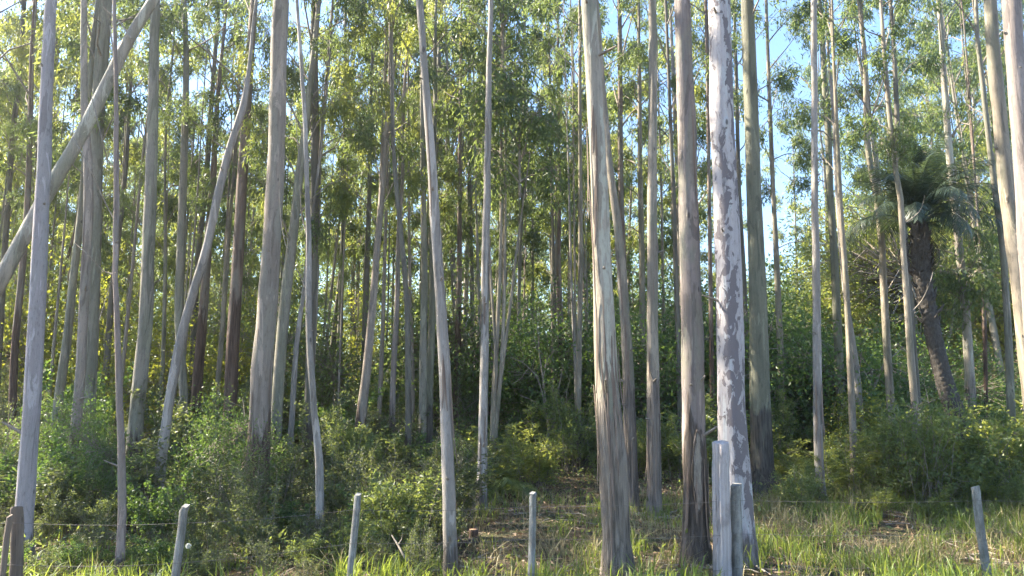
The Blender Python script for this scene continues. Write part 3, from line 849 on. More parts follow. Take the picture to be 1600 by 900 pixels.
def build_tree(spec, k):
    d = spec['d']
    path = sorted(spec['p'], key=lambda t: -t[1])          # bottom first
    rows = []
    for (u, v, w) in path:
        q = at(u, v, d)
        rows.append([q.x, q.y, q.z, w * d / FPX / 2])
    rows = np.array(rows)
    # down to the ground
    g = gz(rows[0, 0], d)
    if rows[0, 2] > g + 0.05:
        s = (rows[0] - rows[1]) / max(0.2, rows[1, 2] - rows[0, 2])
        s[0] = np.clip(s[0], -0.25, 0.25)
        h = rows[0, 2] - g
        b = rows[0] + np.array([s[0] * h * 0.7, 0, -h, abs(s[3]) * 0.3 * h])
        rows = np.vstack([b, rows])
    else:
        rows[0, 2] = g
    rows = rows[np.concatenate([[True], rows[1:, 2] > rows[0, 2] + 0.08])]
    root_loc = Vector((rows[0, 0], d, gz(rows[0, 0], d)))
    # up to the tree top
    rng = random.Random(500 + k)
    Ht = rng.uniform(15.5, 17.5) if d < 17 else rng.uniform(16.5, 19.5)
    if rows[0, 3] < 0.06:
        Ht *= 0.75
    dirn = (rows[-1] - rows[-3]) if len(rows) > 3 else rows[-1] - rows[-2]
    sl = np.clip(dirn[0] / max(0.3, dirn[2]), -0.12, 0.12)
    z0, r0, x0 = rows[-1, 2], rows[-1, 3], rows[-1, 0]
    Ht = max(Ht, z0 - root_loc.z + 4)
    ztop = root_loc.z + Ht
    for f in (0.25, 0.5, 0.75, 1.0):
        z = z0 + (ztop - z0) * f
        rows = np.vstack([rows, [x0 + sl * (z - z0) * (1 - 0.4 * f), d + rng.uniform(-0.15, 0.15), z, r0 * (1 - f) + 0.02 * f]])
    loc = rows.copy()
    loc[:, :3] -= np.array(root_loc)
    t = thing('eucalyptus_tree', root_loc, spec['lab'], 'tree', 'eucalyptus trees')
    base0 = loc[0].copy()
    base0[2] = -0.12
    ctrl = np.vstack([base0, loc[1:] if loc[0, 2] < 0.02 else loc])
    near = d < 17
    me = trunk_mesh(ctrl, near, k + 1).mesh('eucalyptus_trunk', BK[spec['bk']])
    link('trunk', me, t)
    # crown
    hb = rng.uniform(11.5, 12.5) if d < 17 else None
    if hb is None:
        hb = rng.uniform(6.5, 10.0)
    hb = spec.get('hb', hb)
    zs = loc[:, 2]
    px = lambda z: Vector((float(np.interp(z, zs, loc[:, 0])), float(np.interp(z, zs, loc[:, 1])), z))
    kind = spec.get('cr') or ('mid' if 'hb' in spec else 'thin' if d < 22.5 or path[0][0] > 950 else 'mid' if d < 27 else 'far')
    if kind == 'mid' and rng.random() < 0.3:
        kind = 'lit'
    pr = CROWNS[kind][k % len(CROWNS[kind])]
    Hc = Ht - hb
    place_crown(t, pr, px(hb), px(Ht), Hc / 11.5, rng.uniform(0.72, 0.95) * (0.75 if d < 17 else 1.0) * (0.8 if rows[0, 3] < 0.06 else 1.0), rng.uniform(0, 6.28))
    for (u, v, s) in spec.get('ep', ()):
        b = at(u, v, d - 0.1) - root_loc
        pr = CLUMPS[rng.randrange(3)]
        place_crown(t, pr, b - Vector((0, 0, 0.5 * s)), b + Vector((0, 0, 1.0 * s)), s, s, rng.uniform(0, 6), 'leaf_clump', 'side_branches')
    for pl in spec.get('br', ()):
        P, rad = px_polyline(pl, d, root_loc)
        C = catmull(np.column_stack([P, rad]), 0.12)
        m = MB()
        m.tube(C[:, :3], np.maximum(C[:, 3] * 0.7, 0.003), 5)
        link('dead_branch', m.mesh('dead_branch', M_twig), t)
    # stubs of broken side branches
    if d < 17:
        for q in range(4):
            z = rng.uniform(1.2, 8.0)
            a = rng.uniform(-3.0, -0.1)
            c = px(z)
            rr = float(np.interp(z, zs, loc[:, 3]))
            dv = Vector((math.cos(a), math.sin(a), rng.uniform(0.1, 0.7))).normalized()
            ln = rng.uniform(0.03, 0.07) if rng.random() < 0.7 else rng.uniform(0.1, 0.3)
            b = c + Vector((math.cos(a), math.sin(a), 0)) * rr * 0.8
            rs_ = min(0.02, rr * 0.22) * rng.uniform(0.6, 1.1)
            m = MB()
            m.tube([b, b + dv * (rr * 0.25), b + dv * (rr * 0.2 + ln * 0.6), b + dv * (rr * 0.2 + ln)], [rs_ * 1.8, rs_ * 1.25, rs_, rs_ * 0.6], 7)
            link('branch_stub', m.mesh('branch_stub', M_twig), t)
    # loose strips of peeling bark
    if spec.get('strips'):
        for s in range(spec['strips']):
            a0 = rng.uniform(-2.9, -0.2)                      # camera-facing side
            z1 = rng.choice((rng.uniform(1.2, 3.4), rng.uniform(1.2, 3.4), rng.uniform(3.0, 6.5)))
            ln = rng.uniform(0.6, 1.7)
            tw = rng.uniform(-0.35, 0.35)
            w = rng.uniform(0.015, 0.05)
            m = MB()
            V, Q = [], []
            n = 10
            for i in range(n + 1):
                f = i / n
                z = max(0.25, z1 - ln * f)
                c = px(z)
                rr = float(np.interp(z, zs, loc[:, 3])) * (1 + 0.42 * math.exp(-z / 0.16)) * 1.045
                off = 0.008 + 0.11 * max(0, f - 0.55) ** 1.5 + 0.03 * max(0, 0.2 - f)
                a = a0 + tw * f
                ww = w * (1 - 0.75 * abs(2 * f - 1) ** 3)
                for sgn, out in ((-1, 0.0), (0, 0.008), (1, 0.0)):
                    aa = a + sgn * ww / 2 / max(rr, 0.03)
                    V.append((c.x + math.cos(aa) * (rr + off + out), c.y + math.sin(aa) * (rr + off + out), z))
            for i in range(n):
                for j in (0, 1):
                    Q.append((i * 3 + j, i * 3 + j + 1, (i + 1) * 3 + j + 1, (i + 1) * 3 + j))
            m.add(V, Q)
            link('bark_strip', m.mesh('bark_strip', M_strip), t)
    if spec.get('scar'):
        # long oval wound: a pale wood face inside a raised lip of bark, on the side towards the road
        cz, hh, hw = 1.28, 0.55, 0.062
        lip = []
        for i in range(41):
            th = 2 * math.pi * i / 40
            z = cz + hh * math.cos(th)
            x = hw * math.sin(th) * (1 + 0.15 * math.sin(3 * th))
            c = px(z)
            rr = float(np.interp(z, zs, loc[:, 3])) * 1.03
            lip.append((c.x + x, c.y - math.sqrt(max(1e-4, rr * rr - x * x)) - 0.004, z))
        sc = link('scar', None, t) if False else None
        m = MB()
        m.tube(lip, [0.016 + 0.007 * math.sin(i * 1.3) + 0.004 * math.sin(i * 2.9) for i in range(41)], 7, False)
        sc = link('scar_lip', m.mesh('scar_lip', BK['mauve']), t)
        m = MB()
        V, Q = [], []
        for i in range(17):
            f = i / 16 * 2 - 1
            z = cz + hh * 0.97 * f
            wv = hw * math.sqrt(max(0.0, 1 - f * f)) * 0.95 + 0.002
            c = px(z)
            rr = float(np.interp(z, zs, loc[:, 3])) * 1.03
            for j in range(5):
                x = wv * (j / 2 - 1)
                V.append((c.x + x, c.y - math.sqrt(max(1e-4, rr * rr - x * x)) - 0.010, z))
        for i in range(16):
            for j in range(4):
                Q.append((i * 5 + j, i * 5 + j + 1, (i + 1) * 5 + j + 1, (i + 1) * 5 + j))
        m.add(V, Q)
        tag(link('scar_wood', m.mesh('scar_wood', M_twig), sc), 'bare grey wood inside the oval scar')
    if spec.get('knot'):
        b = at(1593, 176, d) - root_loc
        rr = float(np.interp(b.z, zs, loc[:, 3]))
        m = MB()
        pts = [(b.x - 0.01 + 0.055 * math.cos(a), b.y - rr - 0.004 + 0.02 * abs(math.cos(a)), b.z + 0.038 * math.sin(a)) for a in np.linspace(0, 2 * math.pi, 17)]
        m.tube(pts, [0.018] * 17, 6, False)
        m.tube([(b.x - 0.01, b.y - rr + 0.03, b.z), (b.x - 0.01, b.y - rr - 0.008, b.z), (b.x - 0.01, b.y - rr - 0.014, b.z)], [0.05, 0.045, 0.01], 8)
        link('knot', m.mesh('knot', M_twig), t)
    return t


for k, spec in enumerate(TREES):
    build_tree(spec, k)

# the diagonal half-fallen trunk
d = 12.3
pts = [(-205, 822, 27), (-100, 628, 25), (0, 440, 23), (75, 300, 22), (130, 205, 21), (200, 65, 19), (240, 0, 17), (262, -45, 15)]
P0 = at(-205, 822, d)
P0.z = gz(P0.x, d)
ft = thing('fallen_tree', P0, 'long smooth fallen eucalyptus trunk propped diagonally across the lilac trunk', 'tree', None)
rows = [[*(at(u, v, d + 0.9 * (440 - v) / 440 if v < 440 else d) - P0), w * d / FPX / 2] for u, v, w in pts]
rows[0][2] = -0.1
C = catmull(rows, 0.25)
m = MB()
m.tube(C[:, :3], C[:, 3], 18, True, 0.04, 3.3)
link('trunk', m.mesh('fallen_trunk', BK['cream']), ft)
for pl in ([(150, 180, 5), (168, 130, 4), (178, 90, 3), (172, 40, 2)], [(205, 60, 4), (188, 35, 3), (160, 10, 2)]):
    P, rad = px_polyline(pl, d + 0.6, P0)
    m = MB()
    m.tube(P, rad, 5)
    link('branch_stub', m.mesh('branch_stub', M_deadwood), ft)

# the many-stemmed clump
d = 20
b0 = at(768, 748, d)
b0.z = gz(b0.x, d)
cl = thing('eucalyptus_coppice', b0, 'clump of thin bare stems fanning out beside the mottled grey eucalyptus', 'tree')
for pl in ([(784, 0, 3), (783, 330, 5), (778, 500, 7), (772, 620, 9), (767, 748, 10)], [(762, 330, 3), (768, 450, 4), (775, 560, 6), (772, 660, 7), (768, 748, 8)],
           [(828, 240, 2), (810, 370, 4), (797, 480, 5), (786, 560, 7), (776, 640, 8), (770, 748, 9)], [(790, 200, 3), (789, 400, 5), (784, 560, 6), (774, 680, 7), (769, 748, 8)]):
    P, rad = px_polyline(sorted(pl, key=lambda t: -t[1]), d, b0)
    P[0] = (P[0][0], P[0][1], -0.1)
    C = catmull(np.column_stack([P, rad]), 0.4)
    m = MB()
    m.tube(C[:, :3], C[:, 3], 7)
    link('stem', m.mesh('coppice_stem', BK['gold']), cl)
for s, (u, v) in enumerate(((783, 250), (812, 300), (786, 120))):
    b = at(u, v, d) - b0
    place_crown(cl, CLUMPS[s % 3], b, b + Vector((0, 0, 1)), 1.6, 1.5, s, 'leaf_clump', 'side_branches')

# the bare dead bush
d = 23
b0 = at(858, 735, d)
b0.z = gz(b0.x, d)
db = thing('dead_bush', b0, 'pale leafless bush with forked twigs in front of dark foliage', 'bush')
for pl in ([(858, 735, 7), (856, 660, 6), (848, 590, 5), (842, 545, 3), (838, 480, 2)], [(853, 640, 5), (840, 592, 4), (815, 565, 3), (798, 558, 2)], [(848, 592, 4), (856, 560, 3), (870, 545, 2)],
           [(842, 592, 3), (832, 575, 2), (838, 555, 1.5)], [(856, 660, 4), (872, 610, 3), (880, 570, 2)], [(826, 575, 2.5), (815, 590, 2), (800, 600, 1.5)], [(855, 650, 4), (836, 628, 3), (812, 618, 2)]):
    P, rad = px_polyline(pl, d, b0)
    rad = [r * 0.55 for r in rad]
    m = MB()
    C = catmull(np.column_stack([P, rad]), 0.2)
    m.tube(C[:, :3], C[:, 3], 5)
    link('branch', m.mesh('dead_bush_branch', M_twig), db)

# ------------------------------------------------------------------ slender trees deep in the forest
frnd = random.Random(77)
made = []
tries = 0
while len(made) < 100 and tries < 9000:
    tries += 1
    y = frnd.uniform(29, 62)
    u = frnd.uniform(-110, 1640)
    if 1190 < u < 1340 and frnd.random() < 0.75:
        continue
    if u > 1340 and frnd.random() < 0.35:
        continue
    x = (u - 800) / FPX * y
    if any((x - a) ** 2 + (y - b) ** 2 < 2.1 ** 2 for a, b in made):
        continue
    made.append((x, y))
for x, y in ((-15.5, 15), (-19, 19), (-16.5, 20.5), (-21, 24), (-25, 28), (-22.5, 18)):  # unseen outer trees, added to cast shade on the left thicket
    made.append((x, y))
nfar = len(made)
while len(made) < nfar + 76 and tries < 20000:
    tries += 1
    y = frnd.uniform(23, 38)
    u = frnd.uniform(-20, 980)
    x = (u - 800) / FPX * y
    if any((x - a) ** 2 + (y - b) ** 2 < 1.2 ** 2 for a, b in made):
        continue
    made.append((x, y))
FAR_LAB = 'slender far eucalyptus deep in the forest behind the nearer trunks'
trunk_bank = []
for i in range(8):
    r_ = random.Random(900 + i)
    H_ = 20
    rw = [[0, 0, -0.2, 0.14]]
    lean = r_.uniform(-0.05, 0.05)
    for f in (0.15, 0.35, 0.6, 0.8, 1.0):
        rw.append([lean * H_ * f + r_.uniform(-0.2, 0.2), lean * H_ * f * 0.3, H_ * f, 0.13 * (1 - f) + 0.02])
    rw = np.array(rw)
    trunk_bank.append((rw, [trunk_mesh(rw, False, i + 30).mesh('far_trunk', BK[b]) for b in ('gold', 'green', 'grey', 'dark', 'tan')]))
for i, (x, y) in enumerate(made):
    r_ = random.Random(1300 + i)
    rw, mes = trunk_bank[i % 8]
    s = r_.uniform(0.85, 1.2)
    pole = i >= nfar
    if pole:
        s *= 0.75
    t = thing('eucalyptus_tree', (x, y, gz(x, y)), 'spindly pole-like eucalyptus crowded among the mid-distance trunks' if pole else FAR_LAB, 'tree',
              'spindly pole eucalyptus trees' if pole else 'far slender eucalyptus trees')
    o = link('trunk', mes[r_.choice((0, 1, 2, 4) if pole else (0, 1, 2, 3, 4))], t)
    rot = Matrix.Rotation(r_.uniform(0, 6.28), 4, 'Z')
    w_ = 0.55 if pole else 1.0
    sc_ = Matrix.Diagonal((w_ * s * r_.uniform(0.7, 1.2), w_ * s * r_.uniform(0.7, 1.2), s, 1))
    o.matrix_local = rot @ sc_
    hb = r_.uniform(5.0, 9.0)
    if y > 40:
        hb = r_.uniform(2.5, 7.0)
    bx = (rot @ sc_) @ Vector((np.interp(hb / s, rw[:, 2], rw[:, 0]), np.interp(hb / s, rw[:, 2], rw[:, 1]), hb / s))
    tx = (rot @ sc_) @ Vector((rw[-1, 0], rw[-1, 1], rw[-1, 2]))
    kind = 'thin' if pole else 'farlit' if r_.random() < 0.4 else 'far'
    if pole:
        hb = r_.uniform(7, 10)
    place_crown(t, CROWNS[kind][i % len(CROWNS[kind])], bx, tx, (20 * s - hb) / 11.5, r_.uniform(0.9, 1.35) * (0.45 if pole else 1), r_.uniform(0, 6.28))


# ------------------------------------------------------------------ broadleaf trees, saplings, shrubs
def plant(name, pair, x, y, s, sz, label, cat, group, names=('crown', 'stems'), spin=None):
    t = thing(name, (x, y, gz(x, y)), label, cat, group)
    a = rnd.uniform(0, 6.28) if spin is None else spin
    for nm, me in zip(names, pair):
        o = link(nm, me, t)
        o.rotation_euler = (0, 0, a)
        o.scale = (s, s, sz)
    return t


def ux(u, d):
    return (u - 800) / FPX * d


def scatter(n, u0, u1, d0, d1, gap, seed, avoid=None):
    r_ = random.Random(seed)
    out = []
    tr = 0
    while len(out) < n and tr < n * 60:
        tr += 1
        dd = d0 + (d1 - d0) * r_.random()
        x = ux(r_.uniform(u0, u1), dd)
        if any((x - a) ** 2 + (dd - b) ** 2 < gap * gap for a, b in out):
            continue
        if avoid and avoid(x, dd):
            continue
        out.append((x, dd))
    return out


# dark evergreen broadleaf trees closing the view in the middle
for i, (x, y) in enumerate(scatter(30, 720, 1400, 26, 38, 1.9, 5)):
    s = rnd.uniform(0.9, 1.2)
    plant('broadleaf_tree', BROAD[i % 4], x, y, s, s * rnd.uniform(0.85, 1.25), 'dark leafy evergreen tree in the shaded wall of foliage behind the trunks', 'tree', 'dark evergreen trees')
# low evergreen growth further left, deeper in
for i, (x, y) in enumerate(scatter(26, -120, 740, 30, 48, 2.3, 6)):
    s = rnd.uniform(0.55, 1.1)
    plant('broadleaf_tree', BROAD[i % 4], x, y, s, s, 'low bushy tree in the half-lit undergrowth among far trunks', 'tree', 'low bushy trees')
# yellow-green saplings
for i, (x, y) in enumerate(scatter(64, -200, 760, 25, 54, 1.5, 7)):
    s = rnd.uniform(0.8, 1.3)
    plant('sapling', SAPL[i % 4], x, y, s, s * rnd.uniform(0.9, 1.5), ('fresh green', 'glowing yellow-green', 'dull green', 'loose yellowish')[i % 4] + ' leafy sapling in the light between far trunks', 'sapling', ('fresh green saplings', 'yellow-green saplings', 'dull green saplings', 'yellowish saplings')[i % 4])
# sunlit trees on the slope
for i, (x, y) in enumerate(scatter(15, 1330, 1760, 32, 56, 3.2, 8)):
    s = rnd.uniform(0.8, 1.15)
    plant('broadleaf_tree', HILL[i % 3], x, y, s, s * 1.05, 'sunlit pale green tree on the slope behind the palm', 'tree', 'sunlit trees on the slope')
for i, (x, y) in enumerate(scatter(12, 1290, 1650, 23, 33, 1.8, 9)):
    s = rnd.uniform(0.5, 0.9)
    plant('sapling', SAPL[i % 4] if i % 2 else BROAD[i % 4], x, y, s, s * 0.8, 'bushy young tree on the slope around the palm', 'sapling', 'young trees around the palm')

SH = [
    # n, u0, u1, d0, d1, gap, scale range, bank, label, group
    (24, -60, 400, 13.2, 20, 1.1, (0.8, 1.15), SHRUB, 'dark glossy shrub in the thicket under the lilac and tan trunks', 'shrubs of the dark thicket'),
    (9, 60, 420, 14.0, 19.0, 1.6, (0.30, 0.42), BROAD, 'dense dark bush in the thicket under the lilac and tan trunks', 'dense bushes of the dark thicket'),
    (10, 40, 270, 11.6, 13.2, 0.8, (0.40, 0.60), SHRUB, 'low twiggy shrub near the wire fence by the thin crooked stem', 'low shrubs by the fence'),
    (20, 20, 700, 9.7, 11.3, 0.5, (0.24, 0.40), SHRUB, 'knee-high weedy shrub at the foot of the wire fence', 'weedy shrubs at the fence'),
    (26, 400, 770, 13.5, 22, 1.0, (0.65, 1.05), SHRUB, 'grey-green shrub in the thicket under the wavering and bowed trunks', 'shrubs of the middle thicket'),
    (14, 320, 690, 11.3, 13.2, 0.7, (0.45, 0.68), SHRUB, 'low leafy shrub between the slim concrete fence posts', 'low shrubs behind the posts'),
    (20, 760, 1110, 18, 26, 1.0, (0.8, 1.2), FRESH, 'fresh green shrub in the shade below the dark evergreen trees', 'shrubs below the evergreens'),
    (32, 1195, 1660, 16.6, 24, 0.95, (0.85, 1.1), FRESH, 'leafy green shrub on the bank beyond the tall grass', 'shrubs on the grassy bank'),
    (18, 1200, 1650, 14.2, 16.8, 0.6, (0.28, 0.6), FRESH, 'low loose shrub at the edge of the tall grass', 'low shrubs edging the grass'),
    (12, 1420, 1680, 16, 20, 1.0, (1.0, 1.35), FRESH, 'tall leafy shrub on the bank below the palm', 'shrubs below the palm'),
    (22, -160, 760, 21, 30, 1.3, (1.0, 1.6), SHRUB, 'half-lit shrub among the farther eucalyptus trunks', 'shrubs among the far trunks'),
]
for q, (n, u0, u1, d0, d1, gap, (s0, s1), bank, lab, grp) in enumerate(SH):
    for i, (x, y) in enumerate(scatter(n, u0, u1, d0, d1, gap, 40 + q)):
        s = rnd.uniform(s0, s1)
        plant('shrub', (bank if q not in (0, 10) else [bank[k] for k in (0, 1, 3, 4)])[i % (4 if q in (0, 10) else len(bank))], x, y, s * rnd.uniform(0.8, 1.1), s * rnd.choice((0.55, 0.8, 0.95, 1.15, 1.4)), lab, 'shrub', grp, ('foliage', 'stems'))


# far wood that closes the horizon
rng = np.random.default_rng(3)
n = 450000
fu = rng.uniform(-900, 2300, n // 150)
fy = rng.uniform(66, 110, n // 150)
fh = rng.uniform(10, 27, n // 150)
cx = np.repeat((fu - 800) / FPX * fy, 150)
cyy = np.repeat(fy, 150)
fh = fh * np.where((fu > 1070) & (fu < 1345), 0.38, 1.0)
hz_ = np.repeat(fh, 150) * rng.random(n) ** 0.7
px_ = cx + rng.normal(size=n) * 2.0
py_ = cyy + rng.normal(size=n) * 2.0
V, Q = leaves(np.column_stack([px_, py_, ground_z(px_, py_) + hz_]), rand_dirs(n, rng, 0.4), rng.uniform(0.25, 0.6, n), rng.uniform(0.10, 0.22, n), rng)
o = link('distant_forest', mesh_np('distant_forest', V, Q, LM['gum'], False, np.repeat(rng.random(n), 4)))
tag(o, 'hazy mass of distant forest low behind all trunks', 'forest', kind='stuff')

# ------------------------------------------------------------------ the palm
d = 20.5
pb = at(1495, 668, d)
pb.z = gz(pb.x, d)
palm = thing('palm_tree', pb, 'grey-green feather palm with a leaning rough trunk on the bank', 'palm')
pp = [(1498, 690, 46), (1494, 655, 44), (1480, 610, 40), (1464, 550, 35), (1450, 480, 33), (1441, 430, 36), (1437, 365, 38), (1436, 345, 26)]
rows = [[*(at(u, v, d) - pb), w * d / FPX / 2] for u, v, w in pp]
rows[0][2] = min(rows[0][2], -0.1)
C = catmull(rows, 0.035)
sides = 22
m = MB()
m.tube(C[:, :3], C[:, 3], sides, True, 0.0)
V = m.V[0].reshape(len(C), sides, 3)
cc = C[:, None, :3]
kk = np.arange(len(C))[:, None]
jj = np.arange(sides)[None, :]
# overlapping stubs of old leaf bases in a spiral
prng = np.random.default_rng(4)
ph = (kk * 0.036 * 6.5 + (jj % 2) * 0.5 + jj / sides * 2 + 0.1 * np.sin(jj * 1.7 + kk * 0.05)) % 1.0
hi = np.clip((kk / len(C) - 0.35) / 0.4, 0, 1)
amp = (0.035 + 0.075 * hi) * (1 - ph) * (0.5 + prng.random((len(C) // 5 + 1, sides))[np.arange(len(C)) // 5])
V = cc + (V - cc) * (0.62 + amp[..., None] * 1.8)
m.V[0] = V.reshape(-1, 3)
link('trunk', m.mesh('palm_trunk', M_palmtrunk), palm)


def frond_mesh(seed, Ln=2.3, pairs=46, droop=1.0):
    rng = np.random.default_rng(seed)
    n = 12
    s = np.linspace(0, 1, n)
    el = R(52) - droop * R(120) * s ** 1.4
    dx = np.cos(el) * Ln / (n - 1)
    dz = np.sin(el) * Ln / (n - 1)
    X = np.concatenate([[0], np.cumsum(dx[:-1])])
    Z = np.concatenate([[0], np.cumsum(dz[:-1])])
    P = np.column_stack([X, np.zeros(n), Z])
    m = MB()
    m.tube(P, np.linspace(0.022, 0.004, n), 4, False)
    nv0 = m.n
    Vs, Qs = [], []
    for k in range(pairs):
        f = 0.16 + 0.84 * (k + 0.5) / pairs
        i = min(n - 2, int(f * (n - 1)))
        b = P[i] + (P[i + 1] - P[i]) * (f * (n - 1) - i)
        T = P[i + 1] - P[i]
        T /= np.linalg.norm(T)
        up = np.cross(T, [0, 1, 0]) * -1
        ll = 0.62 * math.sin(math.pi * (0.12 + 0.82 * f)) * rng.uniform(0.85, 1.1)
        for sg in (-1, 1):
            dv = T * 0.75 + np.array([0, sg, 0]) * 0.75 + up * 0.45 + rng.normal(size=3) * 0.06
            dv /= np.linalg.norm(dv)
            wv = np.cross(dv, up)
            wv /= np.linalg.norm(wv)
            mid = b + dv * ll * 0.55
            tip = b + dv * ll + np.array([0, 0, -0.20 * ll])
            w = 0.0095
            o_ = len(Vs)
            Vs += [b + wv * w * 0.6, b - wv * w * 0.6, mid + wv * w, mid - wv * w, tip + wv * 0.002, tip - wv * 0.002]
            Qs += [[o_, o_ + 1, o_ + 3, o_ + 2], [o_ + 2, o_ + 3, o_ + 5, o_ + 4]]
    m.add(Vs, Qs)
    tint = rng.random(m.n)
    return m.mesh('palm_frond', LM['palm'], False, tint)


FR = [frond_mesh(i, 2.5, 66, dr) for i, dr in enumerate((0.5, 0.72, 0.95))]
top = at(1435, 352, d) - pb
for k in range(52):
    f = k / 52
    o = link('frond', FR[2 if f < 0.4 else (1 if f < 0.75 else 0)], palm)
    o.location = top + Vector((0, 0, 0.15 * f))
    o.rotation_euler = (0, R(34) - R(92) * f ** 0.9 + rnd.uniform(-0.14, 0.14), k * 2.39996 + rnd.uniform(-0.2, 0.2))
    o.rotation_mode = 'XYZ'
    s = rnd.uniform(0.85, 1.08)
    o.scale = (s, s, s)

DF = frond_mesh(31, 1.7, 34, 1.2)
DF.materials[0] = LM['withered']
for k in range(4):
    o = link('dead_frond', DF, palm)
    o.location = top + Vector((0, 0, -0.12))
    o.rotation_euler = (0, R(rnd.uniform(75, 105)), k * 0.9 + rnd.uniform(-0.3, 0.3))
m = MB()
m.tube([(0, 0, 0), (0.07, 0, 0.09), (0.11, 0, 0.22)], [0.05, 0.035, 0.012], 5)
STUB = m.mesh('leaf_stub', M_palmtrunk)
for k in range(44):
    f = k / 44
    i = int((0.60 + 0.38 * f) * (len(C) - 1))
    a = k * 2.39996
    o = link('leaf_stub', STUB, palm)
    o.location = Vector(C[i, :3]) + Vector((math.cos(a), math.sin(a), 0)) * C[i, 3] * 0.62
    o.rotation_euler = (0, R(rnd.uniform(-8, 25)), a)
    sq = rnd.uniform(0.7, 1.25)
    o.scale = (sq, sq, sq)

# small fern at the thicket's edge
fx, fy_ = ux(782, 17.5), 17.5
fern = thing('fern', (fx, fy_, gz(fx, fy_)), 'small arching fern in front of the clump of thin bare stems', 'fern')
FRN = frond_mesh(9, 1.0, 26, 0.9)
FRN.materials[0] = LM['fresh']
for k in range(9):
    o = link('frond', FRN, fern)
    o.location = (0, 0, 0.02)
    o.rotation_euler = (0, R(rnd.uniform(-25, 20)), k * 0.7 + rnd.uniform(-0.2, 0.2))

# ------------------------------------------------------------------ the wire fence
fence_origin = Vector((0, 9.1, gz(0, 9.1)))
fence = thing('wire_fence', fence_origin, 'wire fence of slim concrete posts and old wooden posts along the verge', 'fence')


def fence_post(top_px, bot_px, d, w, dep, mat, name='post', label=None, kind='concrete', seed=0):
    """Post from its base in the ground to its top; (u, v) of the top and of a lower point give its lean."""
    t = at(*top_px, d)
    b = at(*bot_px, d)
    s = (b.x - t.x) / (t.z - b.z)
    g = gz(b.x, d)
    foot = Vector((t.x + s * (t.z - g + 0.25), d + 0.03, g - 0.25))
    h = (t - foot).length
    r_ = np.random.default_rng(seed)
    m = MB()
    if kind == 'concrete':
        c = 0.14
        prof = [(-1, -1 + c), (-1 + c, -1), (1 - c, -1), (1, -1 + c), (1, 1 - c), (1 - c, 1), (-1 + c, 1), (-1, 1 - c)]
        zs_ = [0, h * 0.3, h * 0.6, h * 0.85, h * 0.96, h * 0.99, h]
        sc_ = [1.05, 1.03, 1, 0.98, 0.975, 0.97, 0.93]
    else:
        k_ = 36
        prof = [(math.cos(a) * q, math.sin(a) * q) for a, q in zip(np.linspace(0, 2 * math.pi, k_, endpoint=False), 1 - 0.2 * (r_.random(k_) > 0.78) - 0.03 * r_.random(k_))]
        zs_ = list(np.linspace(0, h * 0.985, 14)) + [h * 0.995, h]
        sc_ = list(np.linspace(1.06, 0.97, 14)) + [0.93, 0.80]
    V = []
    np_ = len(prof)
    for iz, (z, q) in enumerate(zip(zs_, sc_)):
        jx, jy = r_.normal(size=2) * 0.004
        for i, (a, bq) in enumerate(prof):
            slant = (0.012 * a if iz >= len(zs_) - 2 else 0)
            V.append((a * w / 2 * q + jx, bq * dep / 2 * q + jy, z + slant))
    Q = []
    for iz in range(len(zs_) - 1):
        for i in range(np_):
            Q.append((iz * np_ + i, iz * np_ + (i + 1) % np_, (iz + 1) * np_ + (i + 1) % np_, (iz + 1) * np_ + i))
    m.add(V, Q)
    last = (len(zs_) - 1) * np_
    cap = [V[last + i] for i in range(np_)] + [tuple(np.mean(V[last:last + np_], 0))]
    m.add(cap, [(i, (i + 1) % np_, (i + 2) % np_, np_) for i in range(0, np_, 2)])
    o = link(name, m.mesh('fence_post', mat, kind != 'concrete'), fence)
    o.location = foot - fence_origin
    o.rotation_mode = 'QUATERNION'
    o.rotation_quaternion = (t - foot).to_track_quat('Z', 'Y')
    if label:
        o['label'] = label
    return t, foot


FP = []
FP.append(fence_post((27, 792), (24, 900), 7.86, 0.105, 0.12, M_rustpost, label='stout brown weathered wooden post', kind='wood', seed=1))
fence_post((15, 806), (2, 900), 7.70, 0.05, 0.03, M_rustpost, 'brace_board', 'thin brown board leaning on the brown post', 'concrete', 2)
FP.append(fence_post((290, 790), (273, 900), 7.96, 0.06, 0.065, M_concrete, seed=3))
FP.append(fence_post((560, 772), (547, 900), 9.03, 0.06, 0.065, M_concrete, seed=4))
FP.append(fence_post((833, 770), (830, 900), 9.16, 0.06, 0.065, M_concrete, seed=5))
FP.append(fence_post((1126, 690), (1130, 900), 9.5, 0.215, 0.215, M_post, label='tall thick silvery wooden strainer post', kind='wood', seed=6))
FP.append(fence_post((1150, 757), (1152, 900), 9.62, 0.12, 0.11, M_concrete, label='shorter square grey post beside the strainer', seed=7))
FP.append(fence_post((1523, 760), (1545, 900), 9.9, 0.078, 0.078, M_concrete, label='pale leaning concrete post', seed=8))
line = [(-7.5, 7.6)] + [((t.x + f.x) / 2, t.y) for t, f in FP if True] + [(9.5, 10.2)]
for zi, hgt in enumerate((1.02, 0.64, 0.26)):
    pts = []
    for a, b in zip(line[:-1], line[1:]):
        for f in np.linspace(0, 1, 9)[:-1]:
            x = a[0] + (b[0] - a[0]) * f
            y = a[1] + (b[1] - a[1]) * f - 0.055
            pts.append((x, y, hgt + 0.02 * math.sin(x * 0.7 + zi) - 0.10 * f * (1 - f) * min(1.0, abs(b[0] - a[0]) / 2)))
    pts = np.array(pts) - np.array(fence_origin)
    m = MB()
    m.tube(pts, np.full(len(pts), 0.0023), 5, False)
    link('wire', m.mesh('fence_wire', M_wire), fence)

